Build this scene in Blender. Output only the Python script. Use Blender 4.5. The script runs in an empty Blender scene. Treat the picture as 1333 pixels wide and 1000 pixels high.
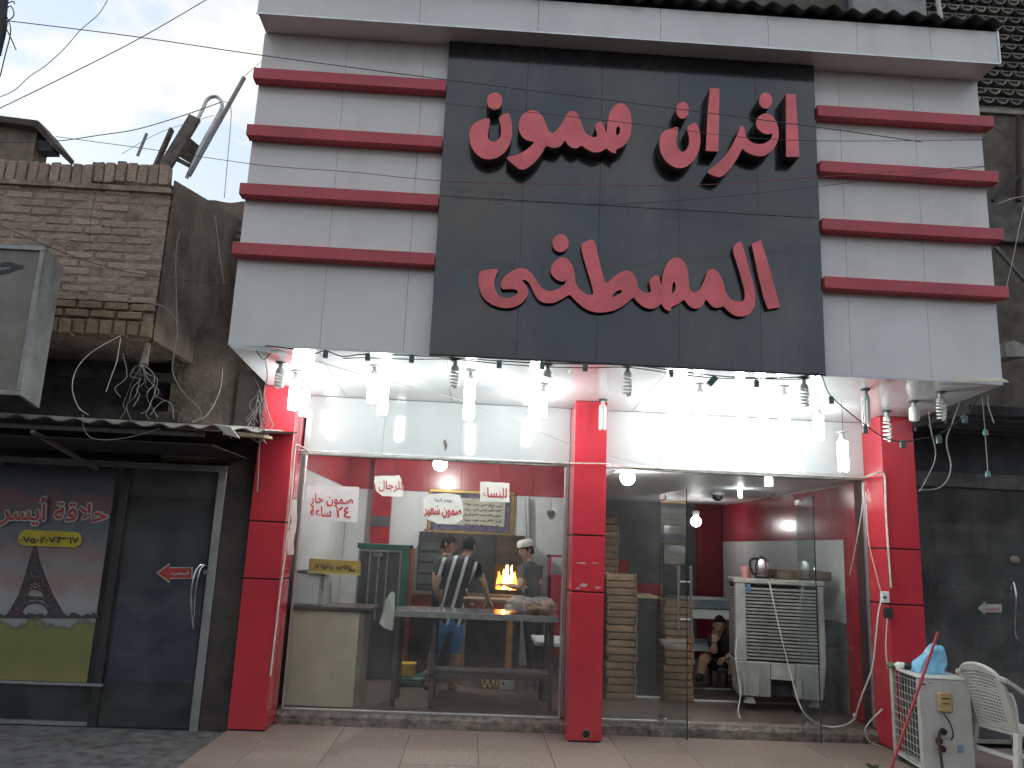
import bpy, bmesh, math, random
from mathutils import Vector, Matrix, noise
random.seed(7)
R = math.radians
SC = bpy.context.scene
COL = SC.collection

# ------------------------------------------------------------------ camera
F_PX, CX, CY, IW = 1030.34, 666.5, 500.0, 1333.0
PITCH, ROLL, YAW, CAMH = R(11.6838), R(2.44012), R(2.29973), 1.65
_f = Vector((math.sin(YAW)*math.cos(PITCH), math.cos(YAW)*math.cos(PITCH), math.sin(PITCH)))
_r0 = Vector((math.cos(YAW), -math.sin(YAW), 0)); _u0 = _r0.cross(_f)
_r = math.cos(ROLL)*_r0 + math.sin(ROLL)*_u0
_u = -math.sin(ROLL)*_r0 + math.cos(ROLL)*_u0
cam = bpy.data.cameras.new('camera'); camo = bpy.data.objects.new('camera', cam); COL.objects.link(camo)
cam.sensor_width = 36; cam.lens = 36*F_PX/IW; cam.clip_end = 3000; cam.clip_start = .05
camo.matrix_world = Matrix(((_r.x, _u.x, -_f.x, 0), (_r.y, _u.y, -_f.y, 0), (_r.z, _u.z, -_f.z, CAMH), (0, 0, 0, 1)))
SC.camera = camo

# ------------------------------------------------------------------ world
w = bpy.data.worlds.new('World'); SC.world = w; w.use_nodes = True
nt = w.node_tree; nt.nodes.clear()
out = nt.nodes.new('ShaderNodeOutputWorld'); bg = nt.nodes.new('ShaderNodeBackground')
sky = nt.nodes.new('ShaderNodeTexSky'); sky.sky_type = 'NISHITA'; sky.sun_disc = False
sky.sun_elevation = R(14); sky.sun_rotation = R(-35); sky.air_density = 1.0; sky.dust_density = 2.0; sky.ozone_density = 1.0
tc = nt.nodes.new('ShaderNodeTexCoord')
mp = nt.nodes.new('ShaderNodeMapping'); mp.inputs['Scale'].default_value = (1, 1, 2.0); mp.inputs['Location'].default_value = (.35, .1, .2)
nz = nt.nodes.new('ShaderNodeTexNoise'); nz.inputs['Scale'].default_value = 5.5; nz.inputs['Detail'].default_value = 7; nz.inputs['Roughness'].default_value = .55
rmp = nt.nodes.new('ShaderNodeValToRGB'); rmp.color_ramp.elements[0].position = .45; rmp.color_ramp.elements[1].position = .60
mx = nt.nodes.new('ShaderNodeMix'); mx.data_type = 'RGBA'
cl = nt.nodes.new('ShaderNodeMix'); cl.data_type = 'RGBA'
nt.links.new(tc.outputs['Generated'], mp.inputs['Vector']); nt.links.new(mp.outputs[0], nz.inputs['Vector'])
nt.links.new(nz.outputs['Fac'], rmp.inputs['Fac'])
nt.links.new(sky.outputs[0], cl.inputs['A']); cl.inputs['Factor'].default_value = .92; cl.inputs['B'].default_value = (3.9, 4.85, 6.1, 1)
nt.links.new(cl.outputs['Result'], mx.inputs['A']); mx.inputs['B'].default_value = (6.4, 6.2, 5.9, 1)
nt.links.new(rmp.outputs[0], mx.inputs['Factor'])
nt.links.new(mx.outputs['Result'], bg.inputs['Color']); bg.inputs['Strength'].default_value = .1
nt.links.new(bg.outputs[0], out.inputs['Surface'])
sl = bpy.data.lights.new('sun', 'SUN'); sl.energy = .6; sl.angle = R(15); sl.color = (1, .93, .84)
so = bpy.data.objects.new('sun', sl); COL.objects.link(so)
_sd = Vector((math.sin(R(-35))*math.cos(R(14)), math.cos(R(-35))*math.cos(R(14)), math.sin(R(14))))
so.rotation_euler = _sd.to_track_quat('Z', 'Y').to_euler()
SC.view_settings.view_transform = 'Standard'; SC.view_settings.look = 'None'
SC.view_settings.exposure = 0.76; SC.view_settings.gamma = 1
SC.render.engine = 'CYCLES'
cy = SC.cycles
cy.use_denoising = True; cy.use_adaptive_sampling = True; cy.adaptive_threshold = .035; cy.max_bounces = 6; cy.transparent_max_bounces = 12; cy.glossy_bounces = 3; cy.diffuse_bounces = 3
cy.sample_clamp_indirect = 6; cy.caustics_reflective = False; cy.caustics_refractive = False
try: cy.use_light_tree = True
except Exception: pass

# ------------------------------------------------------------------ pixel helpers (camera rays met with real planes)
def ray(x, y):
    return (_r*((x-CX)/F_PX) - _u*((y-CY)/F_PX) + _f)
CAM = Vector((0, 0, CAMH))
def PY(x, y, Y): d = ray(x, y); return CAM + d*(Y/d.y)
def PZ(x, y, Z): d = ray(x, y); return CAM + d*((Z-CAMH)/d.z)
def PX(x, y, X): d = ray(x, y); return CAM + d*(X/d.x)
def px2m(n, Y): return n*Y/F_PX

# ------------------------------------------------------------------ materials
MATS = {}
def mat(name, col, rough=.5, metal=0, var=.12, scale=6, bump=0, bscale=80, col2=None, coat=0, spec=.5, rnd=0, emit=None, estr=0, dirt_refl=0, dirt_refl_col=(.09, .075, .06), dscale=2.2, alpha=None, rvar=0):
    if name in MATS: return MATS[name]
    m = bpy.data.materials.new(name); m.use_nodes = True; MATS[name] = m
    t = m.node_tree; b = t.nodes['Principled BSDF']; N = t.nodes.new; L = t.links.new
    b.inputs['Roughness'].default_value = rough; b.inputs['Metallic'].default_value = metal
    b.inputs['Specular IOR Level'].default_value = spec
    b.inputs['Coat Weight'].default_value = coat; b.inputs['Coat Roughness'].default_value = .08
    g = N('ShaderNodeNewGeometry')
    n1 = N('ShaderNodeTexNoise'); n1.inputs['Scale'].default_value = scale; n1.inputs['Detail'].default_value = 3; n1.inputs['Roughness'].default_value = .6
    L(g.outputs['Position'], n1.inputs['Vector'])
    mr = N('ShaderNodeMapRange'); mr.inputs['From Min'].default_value = .3; mr.inputs['From Max'].default_value = .7
    L(n1.outputs['Fac'], mr.inputs['Value'])
    c2 = col2 if col2 else tuple(c*(1-2*var) for c in col)
    c1 = col if col2 else tuple(min(1, c*(1+var)) for c in col)
    mix = N('ShaderNodeMix'); mix.data_type = 'RGBA'; mix.inputs['A'].default_value = (*c1, 1); mix.inputs['B'].default_value = (*c2, 1)
    L(mr.outputs[0], mix.inputs['Factor'])
    last = mix.outputs['Result']
    if dirt_refl:  # noise patches: real dirt, and painted reflections on the sign panels
        n2 = N('ShaderNodeTexNoise'); n2.inputs['Scale'].default_value = dscale; n2.inputs['Detail'].default_value = 5; n2.inputs['Roughness'].default_value = .7
        mpn = N('ShaderNodeMapping'); mpn.inputs['Scale'].default_value = (1, 1, .35); L(g.outputs['Position'], mpn.inputs['Vector']); L(mpn.outputs[0], n2.inputs['Vector'])
        m2 = N('ShaderNodeMapRange'); m2.inputs['From Min'].default_value = .5; m2.inputs['From Max'].default_value = .8; m2.inputs['To Max'].default_value = dirt_refl
        L(n2.outputs['Fac'], m2.inputs['Value'])
        mxx = N('ShaderNodeMix'); mxx.data_type = 'RGBA'; L(m2.outputs[0], mxx.inputs['Factor']); L(last, mxx.inputs['A']); mxx.inputs['B'].default_value = (*dirt_refl_col, 1)
        last = mxx.outputs['Result']
    if rnd:
        oi = N('ShaderNodeObjectInfo'); hs = N('ShaderNodeHueSaturation')
        m3 = N('ShaderNodeMapRange'); m3.inputs['To Min'].default_value = 1-rnd; m3.inputs['To Max'].default_value = 1+rnd
        L(oi.outputs['Random'], m3.inputs['Value']); L(m3.outputs[0], hs.inputs['Value']); L(last, hs.inputs['Color']); last = hs.outputs['Color']
    L(last, b.inputs['Base Color'])
    if rvar:
        m4 = N('ShaderNodeMapRange'); m4.inputs['To Min'].default_value = max(0, rough-rvar); m4.inputs['To Max'].default_value = rough+rvar
        L(n1.outputs['Fac'], m4.inputs['Value']); L(m4.outputs[0], b.inputs['Roughness'])
    if bump:
        nb = N('ShaderNodeTexNoise'); nb.inputs['Scale'].default_value = bscale; nb.inputs['Detail'].default_value = 3
        L(g.outputs['Position'], nb.inputs['Vector'])
        bp = N('ShaderNodeBump'); bp.inputs['Strength'].default_value = bump; bp.inputs['Distance'].default_value = .02
        L(nb.outputs['Fac'], bp.inputs['Height']); L(bp.outputs[0], b.inputs['Normal'])
    if emit:
        b.inputs['Emission Color'].default_value = (*emit, 1); b.inputs['Emission Strength'].default_value = estr
    if alpha is not None: b.inputs['Alpha'].default_value = alpha
    return m

def glass_mat(name, tint=(.93, .96, .95), refl=.06, dust=.0):
    if name in MATS: return MATS[name]
    m = bpy.data.materials.new(name); m.use_nodes = True; MATS[name] = m
    t = m.node_tree; t.nodes.clear(); N = t.nodes.new; L = t.links.new
    o = N('ShaderNodeOutputMaterial'); tr = N('ShaderNodeBsdfTransparent'); tr.inputs[0].default_value = (*tint, 1)
    gl = N('ShaderNodeBsdfGlossy'); gl.inputs['Roughness'].default_value = .02; gl.inputs['Color'].default_value = (.95, .97, 1, 1)
    g0 = N('ShaderNodeNewGeometry'); dp = N('ShaderNodeVectorMath'); dp.operation = 'DOT_PRODUCT'; L(g0.outputs['Incoming'], dp.inputs[0]); L(g0.outputs['Normal'], dp.inputs[1])
    ab = N('ShaderNodeMath'); ab.operation = 'ABSOLUTE'; L(dp.outputs['Value'], ab.inputs[0])
    om = N('ShaderNodeMath'); om.operation = 'SUBTRACT'; om.inputs[0].default_value = 1; L(ab.outputs[0], om.inputs[1])
    pw = N('ShaderNodeMath'); pw.operation = 'POWER'; pw.inputs[1].default_value = 5; L(om.outputs[0], pw.inputs[0])
    mr = N('ShaderNodeMath'); mr.operation = 'MULTIPLY_ADD'; mr.inputs[1].default_value = .9; mr.inputs[2].default_value = refl*.8; L(pw.outputs[0], mr.inputs[0])
    mx = N('ShaderNodeMixShader'); L(mr.outputs[0], mx.inputs[0]); L(tr.outputs[0], mx.inputs[1]); L(gl.outputs[0], mx.inputs[2])
    last = mx.outputs[0]
    if dust:
        g = N('ShaderNodeNewGeometry'); n = N('ShaderNodeTexNoise'); n.inputs['Scale'].default_value = 3; n.inputs['Detail'].default_value = 8
        L(g.outputs['Position'], n.inputs['Vector'])
        r2 = N('ShaderNodeMapRange'); r2.inputs['From Min'].default_value = .3; r2.inputs['From Max'].default_value = .8; r2.inputs['To Min'].default_value = dust*.4; r2.inputs['To Max'].default_value = dust*1.8
        L(n.outputs['Fac'], r2.inputs['Value'])
        df = N('ShaderNodeBsdfDiffuse'); df.inputs[0].default_value = (.6, .6, .58, 1)
        m2 = N('ShaderNodeMixShader'); L(r2.outputs[0], m2.inputs[0]); L(last, m2.inputs[1]); L(df.outputs[0], m2.inputs[2]); last = m2.outputs[0]
    L(last, o.inputs[0]); return m

def emit_mat(name, col, s):
    if name in MATS: return MATS[name]
    m = bpy.data.materials.new(name); m.use_nodes = True; MATS[name] = m
    t = m.node_tree; t.nodes.clear(); o = t.nodes.new('ShaderNodeOutputMaterial'); e = t.nodes.new('ShaderNodeEmission')
    e.inputs[0].default_value = (*col, 1); e.inputs[1].default_value = s; t.links.new(e.outputs[0], o.inputs[0]); return m

M_white = mat('white_cladding', (.66, .635, .60), .24, var=.05, scale=1.2, dirt_refl=.35, dirt_refl_col=(.40, .37, .33), dscale=1.6, coat=.3, rvar=.08)
M_transom = mat('white_transom', (.46, .475, .48), .07, var=.03, scale=1.5, dirt_refl=.12, dirt_refl_col=(.33, .32, .3), coat=.4)
M_soffit = mat('white_soffit', (.58, .59, .60), .1, var=.03, scale=1.5, dirt_refl=.12, dirt_refl_col=(.45, .43, .4), coat=.4)
M_red = mat('red_cladding', (.50, .034, .05), .2, var=.08, scale=1.5, dirt_refl=.15, dirt_refl_col=(.22, .03, .035), coat=.35, rvar=.06)
M_redbar = mat('red_bar', (.46, .05, .07), .38, var=.1, scale=2, dirt_refl=.3, dirt_refl_col=(.2, .06, .06))
M_black = mat('black_sign', (.020, .0215, .0245), .2, var=.3, scale=1.4, dirt_refl=.75, dirt_refl_col=(.10, .08, .062), dscale=1.7, coat=.6, spec=.5, rvar=.08, rnd=.12)  # brown patches paint mirrored brown buildings and clouds into the panel colour
M_joint = mat('joint_black', (.012, .012, .013), .7)
M_letter = mat('letter_red', (.78, .135, .15), .35, var=.12, scale=4, dirt_refl=.25, dirt_refl_col=(.5, .09, .09))
M_letside = mat('letter_side', (.035, .014, .014), .5)
M_alu = mat('aluminium', (.55, .56, .56), .35, metal=.85, var=.1, scale=12)
M_aludull = mat('aluminium_dull', (.30, .30, .29), .5, metal=.4, var=.15, scale=9, dirt_refl=.3)
M_steel = mat('stainless', (.6, .6, .6), .22, metal=1, var=.08, scale=10)
M_concrete = mat('concrete', (.215, .18, .15), .9, var=.3, scale=13, bump=.7, bscale=45, dirt_refl=.85, dirt_refl_col=(.055, .05, .038), dscale=5)
M_asphalt = mat('asphalt', (.075, .074, .074), .95, var=.3, scale=14, bump=.6, bscale=120, dirt_refl=.4, dirt_refl_col=(.13, .12, .11))
M_bulbwhite = mat('bulb_glass_off', (.72, .73, .70), .3, var=.03)
M_socket = mat('socket_plastic', (.55, .56, .55), .45, var=.1)
M_sockgreen = mat('socket_green', (.05, .09, .075), .5)
M_cableblk = mat('cable_black', (.025, .025, .027), .6)
M_cablewht = mat('cable_white', (.6, .57, .5), .5, var=.15, scale=20)
M_cablegry = mat('cable_grey', (.3, .28, .25), .6)
M_cablered = mat('cable_red', (.25, .05, .05), .6)
M_lit = emit_mat('bulb_lit', (.93, 1.0, .99), 30)
M_glass = glass_mat('window_glass', (.94, .96, .955), .04, .022)
M_glassdoor = glass_mat('door_glass', (.86, .91, .89), .018, .02)
M_glassdark = glass_mat('dark_glass', (.6, .62, .62), .045, .05)
M_paper = mat('paper', (.72, .71, .66), .8, var=.06, scale=12, dirt_refl=.15, dirt_refl_col=(.4, .36, .3))
M_inkred = mat('ink_red', (.50, .03, .04), .6)
M_inkblk = mat('ink_black', (.02, .02, .022), .6)

# ------------------------------------------------------------------ mesh builder
class MB:
    def __init__(s): s.v = []; s.f = []; s.m = []
    def add(s, vs, fs, mi=0):
        o = len(s.v); s.v += [tuple(v) for v in vs]; s.f += [tuple(i+o for i in f) for f in fs]; s.m += [mi]*len(fs); return s
    def box(s, x0, x1, y0, y1, z0, z1, mi=0):
        if x0 > x1: x0, x1 = x1, x0
        if y0 > y1: y0, y1 = y1, y0
        if z0 > z1: z0, z1 = z1, z0
        return s.hexa([(x0, y0, z0), (x1, y0, z0), (x1, y1, z0), (x0, y1, z0), (x0, y0, z1), (x1, y0, z1), (x1, y1, z1), (x0, y1, z1)], mi)
    def hexa(s, p, mi=0):
        return s.add(p, [(3, 2, 1, 0), (4, 5, 6, 7), (0, 1, 5, 4), (1, 2, 6, 5), (2, 3, 7, 6), (3, 0, 4, 7)], mi)
    def bar(s, a, b, wx, wz, mi=0, up=(0, 0, 1)):
        a = Vector(a); b = Vector(b); d = (b-a).normalized(); up = Vector(up)
        if abs(d.dot(up)) > .95: up = Vector((0, 1, 0))
        x = d.cross(up).normalized()*wx/2; z = x.cross(d).normalized()*wz/2
        return s.hexa([a-x-z, a+x-z, b+x-z, b-x-z, a-x+z, a+x+z, b+x+z, b-x+z], mi)
    def tube(s, pts, r, n=6, mi=0, cap=True):
        pts = [Vector(p) for p in pts]; k = len(pts); vs = []; fs = []
        rr = r if isinstance(r, (list, tuple)) else [r]*k
        up = None
        for i, p in enumerate(pts):
            d = (pts[min(i+1, k-1)]-pts[max(i-1, 0)])
            d = d.normalized() if d.length > 1e-9 else Vector((0, 0, 1))
            if up is None:
                up = Vector((0, 0, 1)) if abs(d.z) < .9 else Vector((1, 0, 0))
            a = d.cross(up)
            if a.length < 1e-6: a = d.cross(Vector((.3, .8, .5)))
            a.normalize(); b = a.cross(d).normalized(); up = b
            for j in range(n):
                t = 2*math.pi*j/n; vs.append(p+(a*math.cos(t)+b*math.sin(t))*rr[i])
        for i in range(k-1):
            for j in range(n):
                fs.append((i*n+j, i*n+(j+1) % n, (i+1)*n+(j+1) % n, (i+1)*n+j))
        if cap: fs.append(tuple(range(n))[::-1]); fs.append(tuple((k-1)*n+j for j in range(n)))
        return s.add(vs, fs, mi)
    def lathe(s, prof, c=(0, 0, 0), n=16, mi=0, axis='z'):
        vs = []; fs = []
        for (r, z) in prof:
            for j in range(n):
                t = 2*math.pi*j/n; x, y = r*math.cos(t), r*math.sin(t)
                p = (x, y, z) if axis == 'z' else ((x, z, y) if axis == 'y' else (z, x, y))
                vs.append((c[0]+p[0], c[1]+p[1], c[2]+p[2]))
        for i in range(len(prof)-1):
            for j in range(n): fs.append((i*n+j, i*n+(j+1) % n, (i+1)*n+(j+1) % n, (i+1)*n+j))
        fs.append(tuple(range(n))[::-1]); fs.append(tuple((len(prof)-1)*n+j for j in range(n)))
        return s.add(vs, fs, mi)
    def poly(s, pts, d, mi=0):
        """flat polygon (list of 3D points) thickened by vector d"""
        n = len(pts); d = Vector(d); a = [Vector(p) for p in pts]
        vs = a+[p+d for p in a]
        return s.add(vs, [tuple(range(n)), tuple(range(2*n-1, n-1, -1))]+[(i, (i+1) % n, (i+1) % n+n, i+n)[::-1] for i in range(n)], mi)
    def sphere(s, c, r, nu=12, nv=8, mi=0, sc=(1, 1, 1)):
        prof = [(max(1e-4, math.sin(math.pi*i/nv))*r, -math.cos(math.pi*i/nv)*r) for i in range(nv+1)]
        o = len(s.v); s.lathe(prof, (0, 0, 0), nu, mi)
        for i in range(o, len(s.v)):
            v = s.v[i]; s.v[i] = (c[0]+v[0]*sc[0], c[1]+v[1]*sc[1], c[2]+v[2]*sc[2])
        return s
    def build(s, name, m, parent=None, smooth=False, bevel=0, world=True):
        off = Vector(parent['_loc']) if (parent is not None and world and '_loc' in parent) else Vector((0, 0, 0))
        me = bpy.data.meshes.new(name)
        me.from_pydata([tuple(Vector(v)-off) for v in s.v], [], s.f)
        ms = m if isinstance(m, (list, tuple)) else [m]
        for q in ms: me.materials.append(q)
        if len(ms) > 1: me.polygons.foreach_set('material_index', s.m)
        bm = bmesh.new(); bm.from_mesh(me)
        bmesh.ops.recalc_face_normals(bm, faces=bm.faces)
        if bevel:
            es = [e for e in bm.edges if len(e.link_faces) == 2 and e.calc_face_angle(0) > .5]
            bmesh.ops.bevel(bm, geom=es, offset=bevel, segments=1, affect='EDGES', clamp_overlap=True)
        bm.to_mesh(me); bm.free()
        if smooth:
            me.polygons.foreach_set('use_smooth', [True]*len(me.polygons))
            try: me.set_sharp_from_angle(angle=R(40 if smooth is True else smooth))
            except Exception: pass
        me.update()
        o = bpy.data.objects.new(name, me); COL.objects.link(o)
        if parent is not None:
            o.parent = parent; o['_loc'] = parent.get('_loc', (0, 0, 0)) if world else (0, 0, 0)
        return o

def tag(o, label, cat, group=None, kind=None):
    if label: o['label'] = label
    if cat: o['category'] = cat
    if group: o['group'] = group
    if kind: o['kind'] = kind
    return o
def thing(name, label, cat, loc=(0, 0, 0), group=None, rz=0):
    o = bpy.data.objects.new(name, None); COL.objects.link(o); o.location = loc; o.rotation_euler = (0, 0, rz)
    o['_loc'] = tuple(loc); o.empty_display_size = .1
    return tag(o, label, cat, group)
def struct(name, mb, m, bevel=0, parent=None):
    o = mb.build(name, m, parent, bevel=bevel)
    if parent is None: o['kind'] = 'structure'
    return o
def copy_tree(o, parent=None):
    c = o.copy(); COL.objects.link(c); c.parent = parent
    for ch in list(o.children): copy_tree(ch, c)
    return c
def smooth_path(pts, n=6):
    pts = [Vector(p) for p in pts]
    if len(pts) < 3: return pts
    o = []
    for i in range(len(pts)-1):
        p0 = pts[max(i-1, 0)]; p1 = pts[i]; p2 = pts[i+1]; p3 = pts[min(i+2, len(pts)-1)]
        for k in range(n):
            t = k/n
            o.append(.5*((2*p1)+(p2-p0)*t+(2*p0-5*p1+4*p2-p3)*t*t+(3*p1-p0-3*p2+p3)*t**3))
    o.append(pts[-1]); return o
def cable(name, pts, r, m, label=None, cat='cable', group=None, parent=None, n=5, sm=6):
    mb = MB(); mb.tube(smooth_path(pts, sm), r, n)
    if parent is None:
        o = mb.build(name, m, None, smooth=True); tag(o, label, cat, group)
    else: o = mb.build(name, m, parent, smooth=True)
    return o
def pxpath(l, Y): return [PY(p[0], p[1], p[2] if len(p) > 2 else Y) for p in l]

# ---- Arabic lettering: letters shaped to their joined forms, laid out left to right
AR = {'ا': (0xFE8D, 0xFE8E, 0, 0), 'أ': (0xFE83, 0xFE84, 0, 0), 'ب': (0xFE8F, 0xFE90, 0xFE91, 0xFE92), 'ة': (0xFE93, 0xFE94, 0, 0), 'ج': (0xFE9D, 0xFE9E, 0xFE9F, 0xFEA0), 'ح': (0xFEA1, 0xFEA2, 0xFEA3, 0xFEA4), 'د': (0xFEA9, 0xFEAA, 0, 0), 'ر': (0xFEAD, 0xFEAE, 0, 0), 'س': (0xFEB1, 0xFEB2, 0xFEB3, 0xFEB4), 'ش': (0xFEB5, 0xFEB6, 0xFEB7, 0xFEB8), 'ص': (0xFEB9, 0xFEBA, 0xFEBB, 0xFEBC), 'ع': (0xFEC9, 0xFECA, 0xFECB, 0xFECC), 'ق': (0xFED5, 0xFED6, 0xFED7, 0xFED8), 'ل': (0xFEDD, 0xFEDE, 0xFEDF, 0xFEE0), 'م': (0xFEE1, 0xFEE2, 0xFEE3, 0xFEE4), 'ن': (0xFEE5, 0xFEE6, 0xFEE7, 0xFEE8), 'و': (0xFEED, 0xFEEE, 0, 0), 'ي': (0xFEF1, 0xFEF2, 0xFEF3, 0xFEF4), 'ء': (0xFE80, 0, 0, 0)}
def shape_ar(s):
    s = s.replace('لا', '\uFEFB'); o = []
    for i, c in enumerate(s):
        if c not in AR: o.append(c); continue
        p = s[i-1] if i else ' '; n = s[i+1] if i+1 < len(s) else ' '
        pj = p in AR and AR[p][2]; nj = AR[c][2] and ((n in AR and AR[n][1]) or n == '\uFEFB')
        k = (3 if nj else 1) if pj else (2 if nj else 0)
        if c == '\uFEFB': k = 0
        o.append(chr(AR[c][k] or AR[c][0]))
    r = ''.join(reversed(o))
    return r
def lettering(name, visual, a, b, c, m, parent, bold=0.0, lift=.0015, depth=None):
    """printed lettering fitted in the rectangle: a = lower left, b = lower right, c = upper left (3D points)"""
    cu = bpy.data.curves.new('tmp', 'FONT'); cu.body = visual; cu.offset = bold; cu.resolution_u = 3
    o = bpy.data.objects.new('tmp', cu); COL.objects.link(o)
    dg = bpy.context.evaluated_depsgraph_get(); me = bpy.data.meshes.new_from_object(o.evaluated_get(dg))
    bpy.data.objects.remove(o); bpy.data.curves.remove(cu)
    me.name = name
    if len(me.vertices) == 0: return None
    xs = [v.co.x for v in me.vertices]; ys = [v.co.y for v in me.vertices]
    x0, x1, y0, y1 = min(xs), max(xs), min(ys), max(ys)
    a = Vector(a); b = Vector(b); c = Vector(c); ex = b-a; ey = c-a; nrm = ex.cross(ey).normalized()
    off = Vector(parent['_loc']) if '_loc' in parent else Vector((0, 0, 0))
    # islands, each a hair higher, so that joined letters never share a plane
    bm = bmesh.new(); bm.from_mesh(me); bm.faces.ensure_lookup_table(); bm.verts.ensure_lookup_table()
    isl = {}; k = 0
    for v in bm.verts:
        if v.index in isl: continue
        st = [v]; isl[v.index] = k
        while st:
            q = st.pop()
            for e in q.link_edges:
                u = e.other_vert(q)
                if u.index not in isl: isl[u.index] = k; st.append(u)
        k += 1
    for v in bm.verts:
        p = a+ex*((v.co.x-x0)/(x1-x0))+ey*((v.co.y-y0)/(y1-y0))+nrm*(lift+.00025*isl[v.index])
        v.co = p-off
    bm.to_mesh(me); bm.free(); me.materials.clear(); me.materials.append(m)
    o = bpy.data.objects.new(name, me); COL.objects.link(o); o.parent = parent; o['_loc'] = tuple(off)
    return o
def squiggle(name, a, b, h, m, parent, seed=0, r=.0016, words=5, Yl=-.003):
    """illegible handwriting: a looping pen line from a to b"""
    rg = random.Random(seed); a = Vector(a); b = Vector(b); mb = MB()
    for k in range(words):
        p = a.lerp(b, (k+.08)/words); q = a.lerp(b, (k+.9)/words); n = 9; pts = []
        for i in range(n):
            t = i/(n-1); c = p.lerp(q, t); pts.append(c+Vector((rg.uniform(-.3, .3)*h*.4, Yl, rg.uniform(-.5, .5)*h)))
        mb.tube(smooth_path(pts, 3), r, 4)
    return mb.build(name, m, parent)

# ================================================================== SETTING
FW, SG, PF, W = 6.17, 6.10, 7.42, 7.79          # fascia, sign, pillar and window planes
XL, XR = -2.012, 4.285
def zs(Y): return 3.13-(Y-6.1)*.053
def soffit_at(x, y):
    Y = 6.6
    for _ in range(12): Y = PZ(x, y, zs(Y)).y
    return PZ(x, y, zs(Y))

g = MB(); g.add([(-300, -300, -.06), (300, -300, -.06), (300, 600, -.06), (-300, 600, -.06)], [(0, 1, 2, 3)])
struct('ground', g, M_asphalt)
# terrazzo forecourt: bed + slabs
M_terr = mat('terrazzo', (.37, .25, .205), .62, var=.0, col2=(.125, .108, .098), scale=60, bump=.15, bscale=160, dirt_refl=.6, dirt_refl_col=(.26, .21, .18), dscale=1.7, rnd=.06, rvar=.15)
fc = struct('pavement', MB().box(-2.05, 9.0, 2.6, 7.74, -.2, -.012), M_concrete)
mbp = None
for i in range(19):
    for j in range(7):
        x0 = -2.05+i*.6-.22*(1 if i else 0); x1 = -2.05+(i+1)*.6-.22
        y1 = 7.738-j*.6; y0 = y1-.6
        if x1 > 9: continue
        gp = .0018
        t = MB().box(x0+gp, x1-gp, y0+gp, y1-gp, -.03, random.uniform(-.0025, .0015)).build('slab', M_terr, fc, bevel=.003)
# worn patch strip in the lane by the barber's
lane = MB(); lane.box(-9, -2.06, 3, 7.5, -.2, -.028); struct('road_edge', lane, mat('lane_concrete', (.13, .125, .12), .9, var=.3, scale=9, bump=.5, bscale=70, dirt_refl=.5, dirt_refl_col=(.16, .15, .14)))

# ================================================================== BAKERY BUILDING
bk = thing('bakery_building', 'white clad bakery shopfront with red pillars and red stripe bars', 'building', (1.1, 7.4, 0))
# core behind the cladding
MB().box(XL+.03, XR-.03, FW+.03, 7.72, 3.16, 6.15).build('upper_core', M_concrete, bk)
# cladding sheets left and right of the sign
lx = [XL]+[PY(x, 300, FW).x for x in (430, 536)]+[-.42]
rx = [2.772]+[PY(x, 300, FW).x for x in (1100, 1200)]+[XR]
zr = [3.125, 3.88, 4.40, 4.915, 5.43, 5.9]
for xs in (lx, rx):
    for a, b in zip(xs[:-1], xs[1:]):
        for c, d in zip(zr[:-1], zr[1:]):
            MB().box(a+.0008, b-.0008, FW+random.uniform(0, .001), FW+.028, c+.0005, d-.0005).build('cladding_sheet', M_white, bk, bevel=.002)
for X in (XL-.001, XR-.027):  # returns
    MB().box(X, X+.028, FW+.03, 7.70, 3.126, 5.9).build('side_sheet', M_white, bk, bevel=.002)
# stripe bars
for z in (5.499, 4.98, 4.458, 3.948):
    MB().box(-2.032, -.422, 6.06, FW-.003, z-.1, z).build('stripe_bar', M_redbar, bk, bevel=.003)
    MB().box(2.774, 4.328, 6.06, FW-.003, z-.105, z-.005).build('stripe_bar', M_redbar, bk, bevel=.003)
# cornice: face sheets, underside, end trims
cx = [-2.002]+[PY(x, 40, 5.89).x for x in (545, 700, 860, 1000, 1115, 1210)]+[4.305]
for a, b in zip(cx[:-1], cx[1:]):
    MB().box(a+.001, b-.001, 5.89, 5.92, 5.885, 6.195).build('cornice_sheet', M_white, bk, bevel=.002)
MB().box(-2.0, 4.30, 5.921, 6.7, 5.902, 6.19).build('cornice_body', M_white, bk)
MB().box(-2.006, 4.309, 5.882, 5.8895, 5.878, 5.892).build('edge_trim', M_alu, bk)
MB().box(4.300, 4.316, 5.884, 5.90, 5.893, 6.2).build('edge_trim', M_alu, bk)
# corrugated sheet laid on the cornice
cr = MB(); n = 460; vs = []; fs = []
for i in range(n+1):
    X = -2.1+i*(6.42/n); z = 6.24+.022*math.sin(i*2*math.pi/12.5)+.008*math.sin(i*.13)
    for (Y, dz) in ((5.80, 0), (7.4, .25), (7.4, .262), (5.80, .012)): vs.append((X, Y+.012*math.sin(i*.21), z+dz))
for i in range(n):
    for k in range(4): fs.append((i*4+k, i*4+(k+1) % 4, (i+1)*4+(k+1) % 4, (i+1)*4+k))
cr.add(vs, fs); cr.build('corrugated_roof', mat('old_sheet', (.055, .05, .048), .8, var=.3, scale=5, bump=.3), bk, smooth=True)
MB().box(-2.0, 4.28, 5.9, 7.4, 6.196, 6.207).build('roof_batten', M_joint, bk)
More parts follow.
